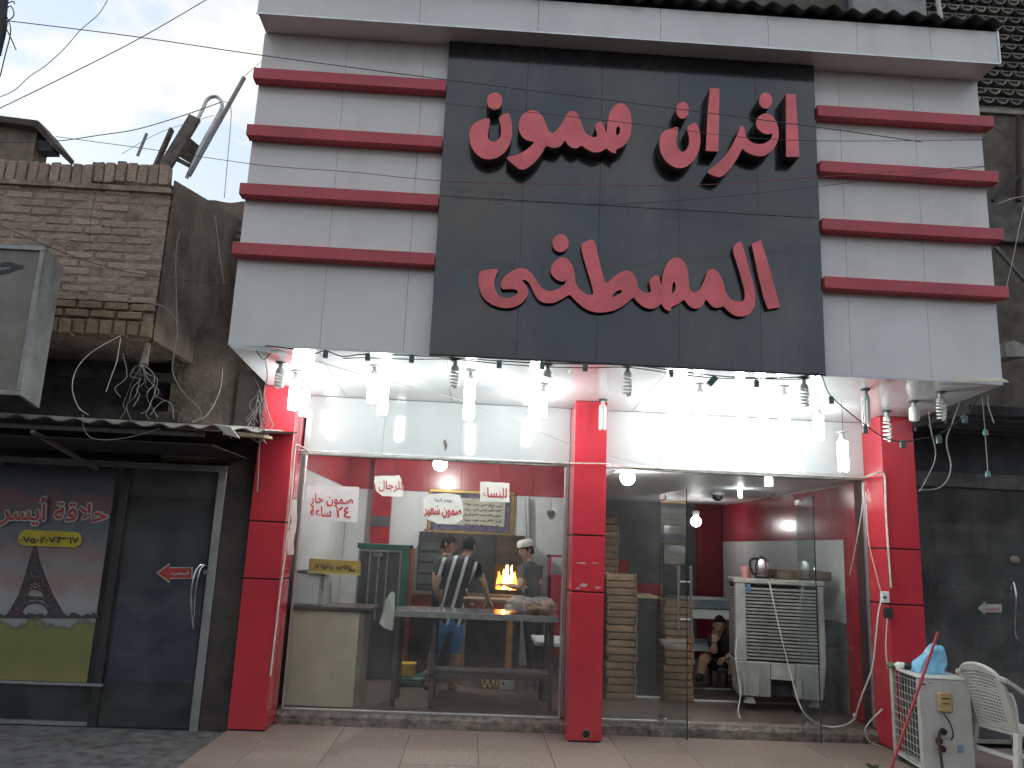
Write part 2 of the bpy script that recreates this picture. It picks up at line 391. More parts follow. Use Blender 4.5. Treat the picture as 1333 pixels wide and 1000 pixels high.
# soffit sheets (slightly falling towards the shop)
sx = [XL]+[PZ(x, 495, 3.1).x for x in (440, 585, 735, 860, 1010, 1120)]+[XR]
for a, b in zip(sx[:-1], sx[1:]):
    for (y0, y1) in ((6.166, 7.05), (7.05, W+.02)):
        MB().hexa([(a+.0015, y0+.0015, zs(y0)), (b-.0015, y0+.0015, zs(y0)), (b-.0015, y1-.0015, zs(y1)), (a+.0015, y1-.0015, zs(y1)),
                   (a+.0015, y0+.0015, zs(y0)+.022), (b-.0015, y0+.0015, zs(y0)+.022), (b-.0015, y1-.0015, zs(y1)+.022), (a+.0015, y1-.0015, zs(y1)+.022)]).build('soffit_sheet', M_soffit, bk, bevel=.0015)
MB().box(XL+.01, XR-.01, 6.2, 7.9, 3.158, 3.19).build('soffit_core', M_joint, bk)
# bent end flaps hanging at both ends of the soffit
MB().hexa([PY(300, 452, 6.08), PY(363, 460, 6.08), PY(363, 456, 6.12), PY(304, 449, 6.12)]+[p+Vector((0, 0, .006)) for p in (PY(300, 452, 6.08), PY(363, 460, 6.08), PY(363, 456, 6.12), PY(304, 449, 6.12))]).build('loose_trim', M_alu, bk)
MB().hexa([PY(1234, 498, 6.02), PY(1313, 498, 6.02), PY(1302, 493, 6.1), PY(1240, 493, 6.1)]+[p+Vector((0, 0, .012)) for p in (PY(1234, 498, 6.02), PY(1313, 498, 6.02), PY(1302, 493, 6.1), PY(1240, 493, 6.1))]).build('loose_trim', mat('cream_trim', (.55, .52, .42), .5), bk)
# pillars: three panels each with dark joints
PILL = ((-2.04, -1.715), (.915, 1.222), (3.885, 4.212))
for k, (a, b) in enumerate(PILL):
    MB().box(a+.012, b-.012, PF+.012, W+.25, .0, 3.06).build('pillar_core', M_joint, bk)
    for (c, d) in ((.012, 1.276), (1.290, 1.784), (1.798, 3.055)):
        p = MB().box(a, b, PF, W+.02, c, d).build('pillar_panel', M_red, bk, bevel=.004)
# drain hole low in the middle pillar
hp = PY(763, 956, PF)
MB().lathe([(.036, 0), (.036, .012)], (hp.x, PF-.0035, hp.z), 18, axis='y').build('drain_hole', M_joint, bk)
MB().tube([(hp.x+.036*math.cos(t*.52), PF-.004, hp.z+.036*math.sin(t*.52)) for t in range(13)], .004, 5).build('hole_rim', M_concrete, bk)
# worn white scuffs on the middle pillar's joint
for (x, y, wpx, hpx) in ((756, 733, 12, 1.5), (775, 733, 8, 1.2), (760, 762, 10, 4), (778, 765, 7, 3), (752, 766, 5, 2)):
    q = PY(x, y, PF); mb = MB(); pts = []
    for t in range(9):
        a = t*2*math.pi/9; pts.append((q.x+px2m(wpx, PF)*.6*math.cos(a)*random.uniform(.6, 1.2), PF-.0012, q.z+px2m(hpx, PF)*.6*math.sin(a)*random.uniform(.6, 1.2)))
    mb.poly(pts, (0, .001, 0)); mb.build('scuff', mat('scuff_paint', (.5, .32, .32), .7), bk)
# white transom panels over the glass
tx = [(-1.672, PY(500, 560, W).x), (PY(500, 560, W).x, PY(600, 560, W).x), (PY(600, 560, W).x, .914), (1.223, PY(860, 570, W).x), (PY(860, 570, W).x, PY(985, 575, W).x), (PY(985, 575, W).x, 3.884)]
for a, b in tx: MB().box(a+.001, b-.001, W-.01, W+.02, 2.50, zs(W)-.004).build('transom_panel', M_transom, bk, bevel=.0015)
MB().box(-1.70, 3.9, W+.022, W+.2, 2.50, 3.2).build('lintel', M_white, bk)
# head rails, sills and posts of the glazing
for a, b in ((-1.714, .914), (1.223, 3.884)):
    MB().box(a, b, W-.018, W+.05, 2.455, 2.499).build('head_rail', M_aludull, bk, bevel=.003)
    MB().box(a, b, W-.035, W-.0185, 2.487, 2.503).build('head_trim', M_alu, bk)
MB().box(-1.67, .89, W-.012, W+.028, .116, .134).build('sill_rail', M_alu, bk, bevel=.002)
MB().box(1.223, 1.80, W-.012, W+.028, .116, .134).build('sill_rail', M_alu, bk, bevel=.002)
for X, m in ((-1.672, M_alu), (.872, M_alu), (.895, M_aludull), (3.868, M_alu)):
    MB().box(X, X+.017, W-.014, W+.03, .135, 2.454).build('post', m, bk, bevel=.002)
# plinth under the glazing, chipped
for a, b in ((-1.712, .912), (1.224, 3.884)):
    m = MB(); n = 40; vs = []; fs = []
    for i in range(n+1):
        X = a+(b-a)*i/n; e = .012*noise.noise((X*5, 0, 1))
        for (Y, z) in ((W-.05+e, -.02), (W-.05+e+.004*noise.noise((X*22, 2, 1)), .075+.02*noise.noise((X*9, 2, 3))), (W-.025+e, .1), (W-.02, .1145), (W+.12, .1145), (W+.12, -.02)): vs.append((X, Y, z))
    for i in range(n):
        for k in range(6): fs.append((i*6+k, i*6+(k+1) % 6, (i+1)*6+(k+1) % 6, (i+1)*6+k))
    m.add(vs, fs); m.build('plinth', M_concrete, bk)
# glazing: shop window of three panes, fixed panes beside the doorway, transom light
gx = [-1.655, PY(476, 780, W).x, PY(514, 780, W).x, .872]
for a, b in zip(gx[:-1], gx[1:]): MB().box(a+.001, b-.001, W+.002, W+.01, .134, 2.456).build('window_pane', M_glass, bk)
MB().box(1.224, 1.812, W+.002, W+.01, .134, 2.456).build('window_pane', M_glass, bk)
MB().box(3.185, 3.867, W+.002, W+.01, .116, 2.456).build('window_pane', M_glass, bk)
MB().box(1.815, 3.182, W+.002, W+.01, 2.245, 2.456).build('window_pane', M_glass, bk)

# the two open glass door leaves
def leaf(label, hx, fx, fy, handle):
    d = thing('glass_door', label, 'door', (hx, W, .12), 'open leaves of the bakery doorway')
    a = Vector((hx, W-.01, 0)); b = Vector((fx, fy, 0)); dr = (b-a).normalized(); nr = Vector((-dr.y, dr.x, 0))*.005
    m = MB(); z0, z1 = .125, 2.232
    m.hexa([a-nr+Vector((0, 0, z0)), b-nr+Vector((0, 0, z0)), b+nr+Vector((0, 0, z0)), a+nr+Vector((0, 0, z0)), a-nr+Vector((0, 0, z1)), b-nr+Vector((0, 0, z1)), b+nr+Vector((0, 0, z1)), a+nr+Vector((0, 0, z1))])
    m.build('glass_leaf', M_glassdoor, d)
    e = b+dr*.002
    MB().bar(e+Vector((0, 0, z0)), e+Vector((0, 0, z1)), .010, .0035, up=dr).build('glass_edge', mat('green_edge', (.02, .035, .03), .2), d)
    for z in (z0+.03, z1-.035):
        MB().bar(a+dr*.004+Vector((0, 0, z)), a+dr*.15+Vector((0, 0, z)), .03, .055).build('patch_fitting', M_steel, d, bevel=.003)
    if handle:
        c = b-dr*.05
        for s in (-1, 1):
            q = c+Vector((-dr.y, dr.x, 0))*.055*s
            MB().tube([q+Vector((0, 0, .96)), q+Vector((0, 0, 1.56))], .013, 10).build('handle', M_steel, d, smooth=True)
        for z in (1.1, 1.42):
            MB().tube([c+Vector((-dr.y, dr.x, 0))*-.055+Vector((0, 0, z)), c+Vector((-dr.y, dr.x, 0))*.055+Vector((0, 0, z))], .008, 8).build('handle_stay', M_alu, d, smooth=True)
    return d
leaf('glass door leaf with paired steel bar handles, swung open towards the street', 1.826, PZ(893, 963, .12).x, 7.06, True)
leaf('handleless glass door leaf standing open in front of the air cooler', 3.178, PZ(1075, 972, .12).x, 7.10, False)

# ---- interior shell
RF = .118
M_itile = mat('inner_terrazzo', (.18, .13, .112), .35, col2=(.10, .08, .07), scale=90, dirt_refl=.4, dirt_refl_col=(.12, .1, .09), rnd=.08)
M_iwhite = mat('inner_white', (.60, .61, .61), .4, var=.05, scale=2, dirt_refl=.2, dirt_refl_col=(.42, .4, .38), coat=.2)
M_ired = mat('inner_red', (.33, .02, .035), .25, var=.1, coat=.3)
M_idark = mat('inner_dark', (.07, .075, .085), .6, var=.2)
M_idado = mat('inner_dado', (.17, .16, .15), .8, var=.3, scale=5, dirt_refl=.7, dirt_refl_col=(.06, .055, .05), bump=.2)
struct('interior_floor', MB().box(-1.9, 4.1, W+.121, 13.2, -.1, RF-.004), M_itile)
struct('interior_wall_back', MB().box(-1.9, 1.36, 11.2, 11.35, .1, 3.1), M_iwhite)
struct('interior_wall_left', MB().box(-1.9, -1.78, W+.2, 11.2, .1, 3.1), M_iwhite)
struct('interior_partition', MB().box(1.37, 1.42, 8.95, 12.6, .1, 3.1), M_iwhite)
struct('interior_wall_right', MB().box(3.95, 4.1, W+.2, 12.7, .1, 3.1), M_iwhite)
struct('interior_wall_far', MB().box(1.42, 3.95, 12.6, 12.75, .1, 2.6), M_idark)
struct('interior_ceiling', MB().box(-1.9, 1.37, W+.2, 11.3, 3.1, 3.2), M_iwhite)
struct('interior_ceiling', MB().box(1.42, 4.0, W+.2, 12.7, 2.462, 2.5), mat('ceiling_white', (.74, .74, .76), .5, var=.03))
# wall linings: red upper bands, red pilasters, white panel, dado
ib = [o for o in COL.objects if o.name == 'interior_wall_back'][0]
il = [o for o in COL.objects if o.name == 'interior_wall_left'][0]
ir = [o for o in COL.objects if o.name == 'interior_wall_right'][0]
iff = [o for o in COL.objects if o.name == 'interior_wall_far'][0]
xs = [-1.77, -1.3, -.75, -.2, .35, .8, 1.365]
for a, b in zip(xs[:-1], xs[1:]):
    MB().box(a+.002, b-.002, 11.18, 11.197, 2.37, 3.08).build('red_panel', M_ired, ib, bevel=.002)
    MB().box(a+.002, b-.002, 11.187, 11.1975, .15, 2.366).build('white_panel', M_iwhite, ib, bevel=.002)
for a, b in ((8.0, 9.1), (9.1, 10.2), (10.2, 11.17)):
    MB().box(-1.779, -1.765, a+.002, b-.002, 2.37, 3.08).build('red_panel', M_ired, il, bevel=.002)
    MB().box(-1.779, -1.772, a+.002, b-.002, .15, 2.366).build('white_panel', M_iwhite, il, bevel=.002)
q0, q1 = PY(486, 640, 11.1), PY(511, 640, 11.1)
MB().box(q0.x, q1.x, 11.05, 11.178, .15, 2.9).build('red_pilaster', M_ired, ib, bevel=.004)
qa, qb = PY(490, 672, 11.04), PY(510, 686, 11.04)
MB().box(q0.x+.01, q1.x-.005, 11.03, 11.048, qb.z, qa.z).build('dark_band', M_idark, ib)
for a, b in ((8.35, 9.4), (9.4, 10.5), (10.5, 11.6), (11.6, 12.55)):
    MB().box(3.935, 3.949, a+.002, b-.002, 1.885, 2.45).build('red_panel', M_ired, ir, bevel=.002)
    MB().box(3.94, 3.9495, a+.002, b-.002, 1.02, 1.881).build('white_panel', M_iwhite, ir, bevel=.002)
MB().box(3.937, 3.949, 8.35, 12.55, .12, 1.016).build('dado', M_idado, ir)
MB().box(3.90, 3.949, W+.21, 8.34, .12, 2.46).build('red_pilaster', M_ired, ir, bevel=.003)
# far wall of the doorway bay: red slabs, dark doorway, pale notice board
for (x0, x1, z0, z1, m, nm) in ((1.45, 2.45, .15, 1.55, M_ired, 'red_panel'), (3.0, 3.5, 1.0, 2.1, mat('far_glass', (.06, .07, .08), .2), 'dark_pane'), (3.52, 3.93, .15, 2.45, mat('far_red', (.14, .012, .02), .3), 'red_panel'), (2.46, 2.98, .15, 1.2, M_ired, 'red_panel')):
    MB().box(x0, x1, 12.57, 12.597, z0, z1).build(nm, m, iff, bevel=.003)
a, b = PY(865, 709, 12.5), PY(892, 735, 12.5)
MB().box(a.x, b.x, 12.53, 12.568, b.z, a.z).build('notice_board', mat('board_grey', (.33, .33, .33), .7), iff, bevel=.003)
# pale metal strips across the floor
fl = [o for o in COL.objects if o.name == 'interior_floor'][0]
for (x0, x1, Y) in ((1.86, 2.12, 9.05), (2.45, 3.9, 8.95), (2.45, 3.9, 9.74)):
    MB().box(x0, x1, Y-.02, Y+.02, RF-.004, RF+.012).build('floor_strip', M_iwhite, fl, bevel=.003)

# ================================================================== SIGN
sg = thing('shop_sign', 'big black panel sign with raised red Arabic lettering over the bakery', 'sign', (1.17, SG, 3.13))
cxs = [-.418, PY(687, 100, SG).x, PY(784, 100, SG).x, PY(884, 100, SG).x, PY(983, 100, SG).x, 2.770]
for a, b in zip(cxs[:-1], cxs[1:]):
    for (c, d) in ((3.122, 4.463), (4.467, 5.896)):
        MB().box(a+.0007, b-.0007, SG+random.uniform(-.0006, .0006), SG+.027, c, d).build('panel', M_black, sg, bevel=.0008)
MB().box(-.416, 2.768, SG+.0275, SG+.069, 3.124, 5.895).build('backing', M_joint, sg)
MB().box(-.418, 2.770, SG-.006, SG+.01, 3.108, 3.1215).build('bottom_trim', M_joint, sg)

def grow(p, d):
    n = len(p); ar = sum(p[i][0]*p[(i+1) % n][1]-p[(i+1) % n][0]*p[i][1] for i in range(n)); s_ = 1 if ar > 0 else -1; o = []
    for i in range(n):
        a = p[i-1]; b = p[(i+1) % n]; tx_, ty_ = b[0]-a[0], b[1]-a[1]; l_ = math.hypot(tx_, ty_) or 1
        o.append((p[i][0]+s_*d*ty_/l_, p[i][1]-s_*d*tx_/l_))
    return o
def chaikin(p):
    o = []
    n = len(p)
    for i in range(n):
        a = p[i]; b = p[(i+1) % n]
        o.append((a[0]*.78+b[0]*.22, a[1]*.78+b[1]*.22)); o.append((a[0]*.22+b[0]*.78, a[1]*.22+b[1]*.78))
    return o
def letter(name, outlines, x0, y0, Yf, Yb, smooth=2):
    """raised letter: outlines in zoomed photo pixels, met with the plane of its face"""
    cu = bpy.data.curves.new('tmp', 'CURVE'); cu.dimensions = '2D'; cu.fill_mode = 'BOTH'; cu.extrude = abs(Yb-Yf)/2
    for pl in outlines:
        p = pl
        for _ in range(smooth): p = chaikin(p)
        p = grow(p, 3.2 if pl is outlines[0] else -2)
        sp = cu.splines.new('POLY'); sp.points.add(len(p)-1); sp.use_cyclic_u = True
        for k, (x, y) in enumerate(p):
            q = PY(x0+x/5.554, y0+y/5.554, Yf); sp.points[k].co = (q.x, q.z, 0, 1)
    o = bpy.data.objects.new('tmp', cu); COL.objects.link(o)
    me = bpy.data.meshes.new_from_object(o.evaluated_get(bpy.context.evaluated_depsgraph_get()))
    bpy.data.objects.remove(o); bpy.data.curves.remove(cu); me.name = name
    off = Vector(sg['_loc']); me.materials.clear(); me.materials.append(M_letter); me.materials.append(M_letside)
    ym = (Yf+Yb)/2
    for v in me.vertices:
        c = v.co.copy(); v.co = Vector((c.x, ym-c.z, c.y))-off
    bm = bmesh.new(); bm.from_mesh(me); bmesh.ops.remove_doubles(bm, verts=bm.verts, dist=1e-5); bmesh.ops.recalc_face_normals(bm, faces=bm.faces)
    for f in bm.faces: f.material_index = 0 if f.normal.y < -.7 else 1
    bm.to_mesh(me); bm.free()
    ob = bpy.data.objects.new(name, me); COL.objects.link(ob); ob.parent = sg
    return ob
def ell(cx_, cy_, rx_, ry_, n=20): return [(cx_+rx_*math.cos(2*math.pi*i/n), cy_+ry_*math.sin(2*math.pi*i/n)) for i in range(n)]
T0, T1, B0 = 5.972, SG-.002, 6.055
letter('letter', [[(200, 300), (208, 320), (195, 390), (190, 430), (200, 460), (230, 477), (262, 468), (288, 440), (295, 390), (290, 340), (275, 292), (310, 275), (340, 262), (355, 285), (368, 350), (366, 430), (350, 490), (320, 540), (270, 580), (215, 595), (160, 590), (110, 555), (75, 500), (62, 430), (70, 375), (95, 340), (150, 312)]], 600, 100, T0, T1)
letter('letter_dot', [ell(244, 176, 53, 60)], 600, 100, T0, T1, 0)
letter('letter', [[(500, 243), (545, 248), (580, 275), (605, 320), (622, 370), (632, 398), (660, 412), (690, 395), (730, 345), (755, 295), (775, 262), (805, 248), (835, 262), (860, 310), (885, 385), (905, 415), (945, 438), (985, 440), (990, 410), (968, 352), (1015, 320), (1030, 360), (1055, 420), (1060, 340), (1075, 270), (1105, 215), (1150, 192), (1190, 205), (1220, 250), (1233, 330), (1225, 410), (1200, 475), (1160, 508), (1115, 525), (1122, 556), (1075, 535), (1052, 512), (1010, 540), (960, 545), (910, 520), (870, 490), (840, 515), (805, 512), (775, 490), (752, 450), (725, 495), (690, 512), (650, 508), (615, 490), (585, 550), (530, 620), (470, 665), (430, 670), (390, 640), (325, 582), (370, 578), (430, 560), (490, 520), (540, 470), (515, 465), (470, 455), (435, 420), (418, 370), (425, 320), (450, 270)],
                  [(1137, 352), (1155, 372), (1150, 405), (1130, 432), (1118, 400), (1122, 370)]], 600, 100, T0, T1)
letter('letter', [[(1020, 125), (1085, 128), (1112, 580), (1022, 578)]], 840, 100, T0, T1, 0)
letter('letter', [[(850, 270), (895, 270), (930, 300), (955, 350), (965, 420), (950, 480), (910, 540), (860, 570), (820, 572), (770, 560), (730, 540), (698, 512), (670, 580), (620, 650), (570, 710), (530, 725), (490, 710), (442, 688), (500, 650), (580, 575), (625, 510), (660, 440), (680, 385), (690, 352), (715, 370), (722, 430), (760, 475), (810, 492), (870, 485), (915, 450), (925, 400), (890, 415), (850, 405), (815, 375), (802, 335), (815, 295)]], 840, 100, T0, T1)
letter('letter_dot', [ell(870, 172, 44, 55)], 840, 100, T0, T1, 0)
letter('letter', [[(470, 82), (533, 85), (530, 350), (525, 540), (440, 535), (455, 250)]], 840, 100, T0, T1, 0)
letter('letter', [[(238, 362), (232, 400), (220, 450), (222, 500), (245, 540), (275, 547), (300, 530), (320, 490), (322, 440), (300, 362), (345, 340), (365, 335), (385, 370), (398, 450), (390, 520), (360, 590), (310, 640), (260, 660), (205, 650), (150, 610), (115, 550), (103, 490), (110, 430), (135, 395), (180, 378)]], 840, 100, T0, T1)
letter('letter_dot', [ell(270, 242, 44, 58)], 840, 100, T0, T1, 0)
c4 = [(170, 475), (205, 505), (255, 512), (270, 490), (248, 415), (310, 372), (325, 420), (345, 470), (345, 400), (365, 330), (400, 270), (450, 252), (495, 270), (525, 330), (533, 420), (535, 470), (560, 505), (585, 512), (620, 480), (650, 425), (670, 360), (690, 338), (725, 338), (755, 370), (785, 430), (797, 500), (830, 550), (880, 575), (930, 570), (945, 550), (945, 500), (925, 420), (890, 300), (850, 180), (910, 132), (925, 170), (965, 310), (1000, 430), (1017, 540), (1010, 610), (975, 660), (925, 677), (870, 670), (820, 635), (790, 598), (760, 612), (720, 612), (690, 585), (662, 545), (640, 590), (610, 618), (570, 618), (530, 590), (503, 548), (460, 585), (405, 608), (405, 640), (360, 620), (340, 575), (310, 610), (265, 622), (215, 610), (165, 570), (137, 530)]
letter('letter', [[(270, 335), (255, 370), (238, 420), (240, 480), (270, 530), (320, 550), (380, 540), (415, 510), (410, 485), (380, 475), (330, 478), (298, 480), (290, 440), (310, 400), (370, 350), (430, 328), (480, 340), (520, 380), (555, 440), (590, 485), (650, 500), (710, 480), (760, 440), (765, 408), (740, 425), (700, 415), (660, 380), (650, 340), (670, 290), (720, 250), (765, 260), (800, 300), (820, 370), (825, 440), (860, 490), (910, 525), (965, 525), (950, 450), (905, 310), (865, 160), (910, 135), (955, 120), (975, 170), (1010, 330), (1045, 455), (1100, 400), (1160, 355), (1210, 345), (1245, 370), (1270, 420), (1277, 460)]
                  + [(x+1111, y) for x, y in c4]
                  + [(1200, 580), (1130, 625), (1060, 643), (990, 648), (930, 635), (870, 600), (820, 550), (785, 512), (730, 550), (670, 578), (620, 580), (570, 565), (535, 520), (510, 460), (490, 425), (465, 410), (432, 413), (460, 440), (485, 490), (480, 530), (440, 580), (380, 610), (310, 615), (240, 598), (180, 560), (145, 510), (130, 440), (133, 370), (150, 350), (210, 338)],
                  [(1085, 545), (1100, 515), (1135, 485), (1168, 485), (1165, 505), (1130, 530)],
                  [(x+1111, y) for x, y in [(435, 420), (445, 450), (440, 490), (415, 522), (410, 480), (420, 435)]]], 600, 290, B0, T1)
letter('letter_dot', [ell(720, 148, 56, 62)], 600, 290, B0, T1, 0)
letter('letter', [[(995, 155), (1055, 125), (1110, 300), (1150, 450), (1195, 610), (1110, 622), (1080, 540), (1040, 370)]], 800, 290, B0, T1, 0)

# ================================================================== LEFT NEIGHBOUR: brick building and barber shop
bb = thing('brick_building', 'old brown mud brick upper storey overhanging the barber shop', 'building', (-4.5, 7.2, 0))
M_brick = mat('old_brick', (.40, .295, .22), .95, col2=(.31, .235, .18), scale=11, bump=.9, bscale=38, rnd=.16, dirt_refl=.5, dirt_refl_col=(.13, .11, .09), dscale=3)
M_brickp = mat('pale_brick', (.30, .225, .135), .95, col2=(.2, .155, .1), scale=14, bump=.7, bscale=50, rnd=.15)
M_mortar = mat('mud_mortar', (.34, .26, .20), 1, var=.25, scale=9, bump=.9, bscale=45, dirt_refl=.5, dirt_refl_col=(.07, .06, .05))
M_plast = mat('mud_plaster', (.20, .16, .125), 1, var=.25, scale=3, bump=.8, bscale=22, dirt_refl=.6, dirt_refl_col=(.11, .092, .075), dscale=1.5)
BX, BY = -2.785, 6.6
zb0, zb1 = 3.25, 4.60
MB().box(-7.5, BX-.02, BY+.025, 8.4, zb0+.02, zb1+.0).build('wall_core', M_mortar, bb)
def rough_brick(w_, h_, d_, seed):
    rg = random.Random(seed); m = MB()
    c = [(x*w_/2*rg.uniform(.9, 1.02), y*d_/2, z*h_/2*rg.uniform(.86, 1.03)) for (x, y, z) in ((-1, -1, -1), (1, -1, -1), (1, 1, -1), (-1, 1, -1), (-1, -1, 1), (1, -1, 1), (1, 1, 1), (-1, 1, 1))]
    m.hexa(c); return m
def proto(kind, seeds, w_, h_, d_, m):
    L = []
    for s in seeds:
        o = rough_brick(w_, h_, d_, s).build('brick', m, None, bevel=.008); L.append(o.data); bpy.data.objects.remove(o)
    return L
P1 = proto('a', range(6), .225, .062, .09, M_brick); P2 = proto('b', range(10, 15), .085, .20, .1, M_brick); P3 = proto('c', range(20, 24), .205, .066, .1, M_brickp); P4 = proto('d', range(30, 34), .1, .13, .1, M_brickp)
offb = Vector(bb['_loc'])
def put(me, x, y, z, rz=0, ry=0, parent=bb, name='brick'):
    o = bpy.data.objects.new(name, me); COL.objects.link(o); o.parent = parent; o.location = Vector((x, y, z))-Vector(parent['_loc']); o.rotation_euler = (0, ry, rz); return o
rg = random.Random(3)
row = 0; z = zb0+.34
while z < zb1-.02:
    x = BX-.12-(.12 if row % 2 else 0)
    while x > -4.45:
        if rg.random() > .06:
            put(rg.choice(P1), x+rg.uniform(-.006, .006), BY+.0615+rg.uniform(-.003, .007), z+rg.uniform(-.004, .004), 0, rg.uniform(-.02, .02))
        x -= .237
    z += .0745; row += 1
# exposed pale courses and a soldier course along the overhang's foot
for r_, zz in ((0, zb0+.265), (1, zb0+.19)):
    x = BX-.11-(.1 if r_ else 0)
    while x > -4.3:
        put(rg.choice(P3), x, BY+.035+rg.uniform(0, .01), zz, 0, rg.uniform(-.02, .02)); x -= .22
x = BX-.06
while x > -4.3:
    put(rg.choice(P4), x, BY+.04+rg.uniform(-.004, .012), zb0+.075+rg.uniform(-.008, .008), 0, rg.uniform(-.04, .04)); x -= .112
MB().box(-7, BX, BY-.004, BY+.03, zb0+.305, zb0+.318).build('ledge', M_mortar, bb)
# upright capping bricks on the parapet, a broken second course towards the corner
x = BX-.1
i = 0
while x > -4.6:
    zt = zb1+.10+(.045 if x > -3.5 else 0)
    put(rg.choice(P2), x, BY+.06+rg.uniform(-.008, .012), zt+rg.uniform(-.012, .012), 0, rg.uniform(-.06, .06)); x -= .094
MB().box(-7, BX-.01, BY-.012, BY+.06, zb1-.035, zb1+.012).build('ledge', M_mortar, bb)
m = MB(); pts = []
for k in range(14):
    X = -3.52+k*.052; pts.append((X, BY+.03, zb1+.22+.045*noise.noise((X*7, 1, 2))-(.0 if k < 9 else (k-9)*.03)))
m.poly([(-3.52, BY+.03, zb1+.05)]+pts+[(BX-.05, BY+.03, zb1+.02)], (0, .25, 0)); m.build('mud_cap', M_plast, bb)
# plastered flank, broken pier and the set-back wall
m = MB(); m.hexa([(BX-.05, BY+.12, zb0), (BX, BY+.02, zb0), (BX+.02, 8.39, zb0), (BX-.1, 8.39, zb0), (BX-.05, BY+.12, zb1+.14), (BX, BY+.02, zb1+.10), (BX+.02, 8.39, zb1+.5), (BX-.1, 8.39, zb1+.5)]); m.build('flank_wall', M_plast, bb)
m = MB(); pts = []
for k in range(24):
    X = -3.3+k*.06; pts.append((X, 8.4, 5.30+.03*noise.noise((X*6, 4, 2))))
m.poly([(-3.3, 8.4, 0)]+pts+[(pts[-1][0], 8.4, 0)], (0, .25, 0)); m.build('rear_wall', M_plast, bb)
for k in range(16):
    put(rg.choice(P1), -3.2+.24*(k % 6)+.02, 8.39, 5.0+.078*(k//6)-.2, 0, 0)
# beams of the dark recess
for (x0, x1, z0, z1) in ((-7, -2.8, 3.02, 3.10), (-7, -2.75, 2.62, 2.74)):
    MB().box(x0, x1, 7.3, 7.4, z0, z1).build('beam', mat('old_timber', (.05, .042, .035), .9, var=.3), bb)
MB().box(-7.5, -2.9, 7.7, 7.8, 2.3, zb0+.02).build('recess_wall', mat('dark_wall', (.06, .055, .05), 1, var=.3), bb)  # very dark colour over the whole set-back wall
MB().box(-2.95, -2.1, 7.55, 7.65, 2.3, 3.62).build('pier', M_plast, bb)
# roof hut and leftovers on the roof
rh = thing('roof_hut', 'small boxy hut with a tilted lid on the brick roof', 'hut', tuple(PY(30, 196, 8.0)))
a, b = PY(-40, 155, 8.0), PY(44, 196, 8.0); c0 = PY(38, 157, 8.0)
MB().box(a.x, b.x, 8.0, 8.25, b.z-.5, c0.z).build('wall', M_plast, rh)
e1, e2 = PY(50, 158, 7.9), PY(74, 188, 7.9); e3 = PY(72, 196, 7.9)
m = MB(); m.poly([(a.x, 7.88, c0.z), (e1.x, 7.88, e1.z), (e2.x, 7.88, e2.z), (e2.x-.02, 7.88, e2.z-.05), (e1.x-.02, 7.88, e1.z-.07), (a.x, 7.88, c0.z-.06)], (0, .4, 0)); m.build('lid', mat('hut_wood', (.07, .055, .045), .9, var=.2), rh)
m = MB(); m.poly([PY(46, 176, 8.05), PY(68, 190, 8.05), PY(69, 196, 8.05), PY(44, 196, 8.05)], (0, .15, 0)); m.build('opening', M_idark, rh)
lad = thing('bed_frame', 'broken metal bed frame propped up on the brick parapet', 'bed frame', tuple(PY(235, 228, 7.0)))
hoop = [(243, 232, 7), (262, 190, 7), (284, 150, 7), (289, 138, 7), (285, 128, 7), (277, 126, 7), (269, 131, 7), (264, 142, 7), (256, 158, 7)]
cable('hoop', [PY(*p) for p in hoop], .018, M_alu, parent=lad, n=8)
MB().tube([PY(246, 229, 6.96), PY(318, 101, 6.96)], .021, 8).build('rail', M_aludull, lad, smooth=True)
M_wood = mat('grey_wood', (.16, .135, .115), .9, var=.25, scale=14)
MB().bar(PY(210, 226, 6.9), PY(254, 153, 6.9), .05, .11).build('post', M_wood, lad, bevel=.004)
MB().bar(PY(200, 222, 6.95), PY(224, 168, 6.95), .03, .06).build('post', M_wood, lad, bevel=.004)
MB().poly([PY(228, 200, 7.02), PY(243, 176, 7.02), PY(262, 192, 7.02), PY(248, 212, 7.02)], (0, .03, 0)).build('board', M_wood, lad)
MB().bar(PY(222, 203, 7), PY(247, 216, 7), .03, .035).build('brace', M_wood, lad)
tag(MB().tube([PY(179, 203, 6.75), PY(191, 174, 6.75)], .014, 8).build('pipe_stub', M_aludull, None, smooth=True), 'short pipe stub standing on the parapet beside the bed frame', 'pipe')

# lightbox sign at the picture's edge
lb = thing('lightbox_sign', 'weathered framed sign box mounted above the corrugated awning', 'sign', tuple(PY(25, 515, 6.0)))
ft, fb = PY(60, 322, 6.0), PY(25, 515, 6.0)
zt, zb, xr_ = ft.z, fb.z, ft.x
MB().box(xr_-1.6, xr_-.03, 6.005, 6.02, zb+.03, zt-.03).build('face', mat('box_film', (.22, .195, .165), .5, col2=(.15, .125, .10), scale=5, dirt_refl=.5, dirt_refl_col=(.28, .26, .24)), lb)
for (x0, x1, z0, z1) in ((xr_-1.6, xr_, zt-.035, zt), (xr_-1.6, xr_, zb, zb+.035), (xr_-.035, xr_, zb+.036, zt-.036)):
    MB().box(x0, x1, 5.985, 6.03, z0, z1).build('frame', M_aludull, lb, bevel=.003)
MB().hexa([(xr_-.002, 6.031, zb), (xr_-.03, 6.031, zb), (xr_-.1, 6.4, zb-.03), (xr_-.07, 6.4, zb-.03), (xr_-.002, 6.031, zt), (xr_-.03, 6.031, zt), (xr_-.1, 6.4, zt-.02), (xr_-.07, 6.4, zt-.02)]).build('side', mat('galvanised', (.36, .37, .36), .45, metal=.3, var=.15, dirt_refl=.3), lb)
lettering('lettering', '\uFEA3', PY(-5, 358, 6.004), PY(30, 356, 6.004), PY(-3, 342, 6.004), mat('tape_black', (.02, .022, .025), .5), lb, .03, .004)

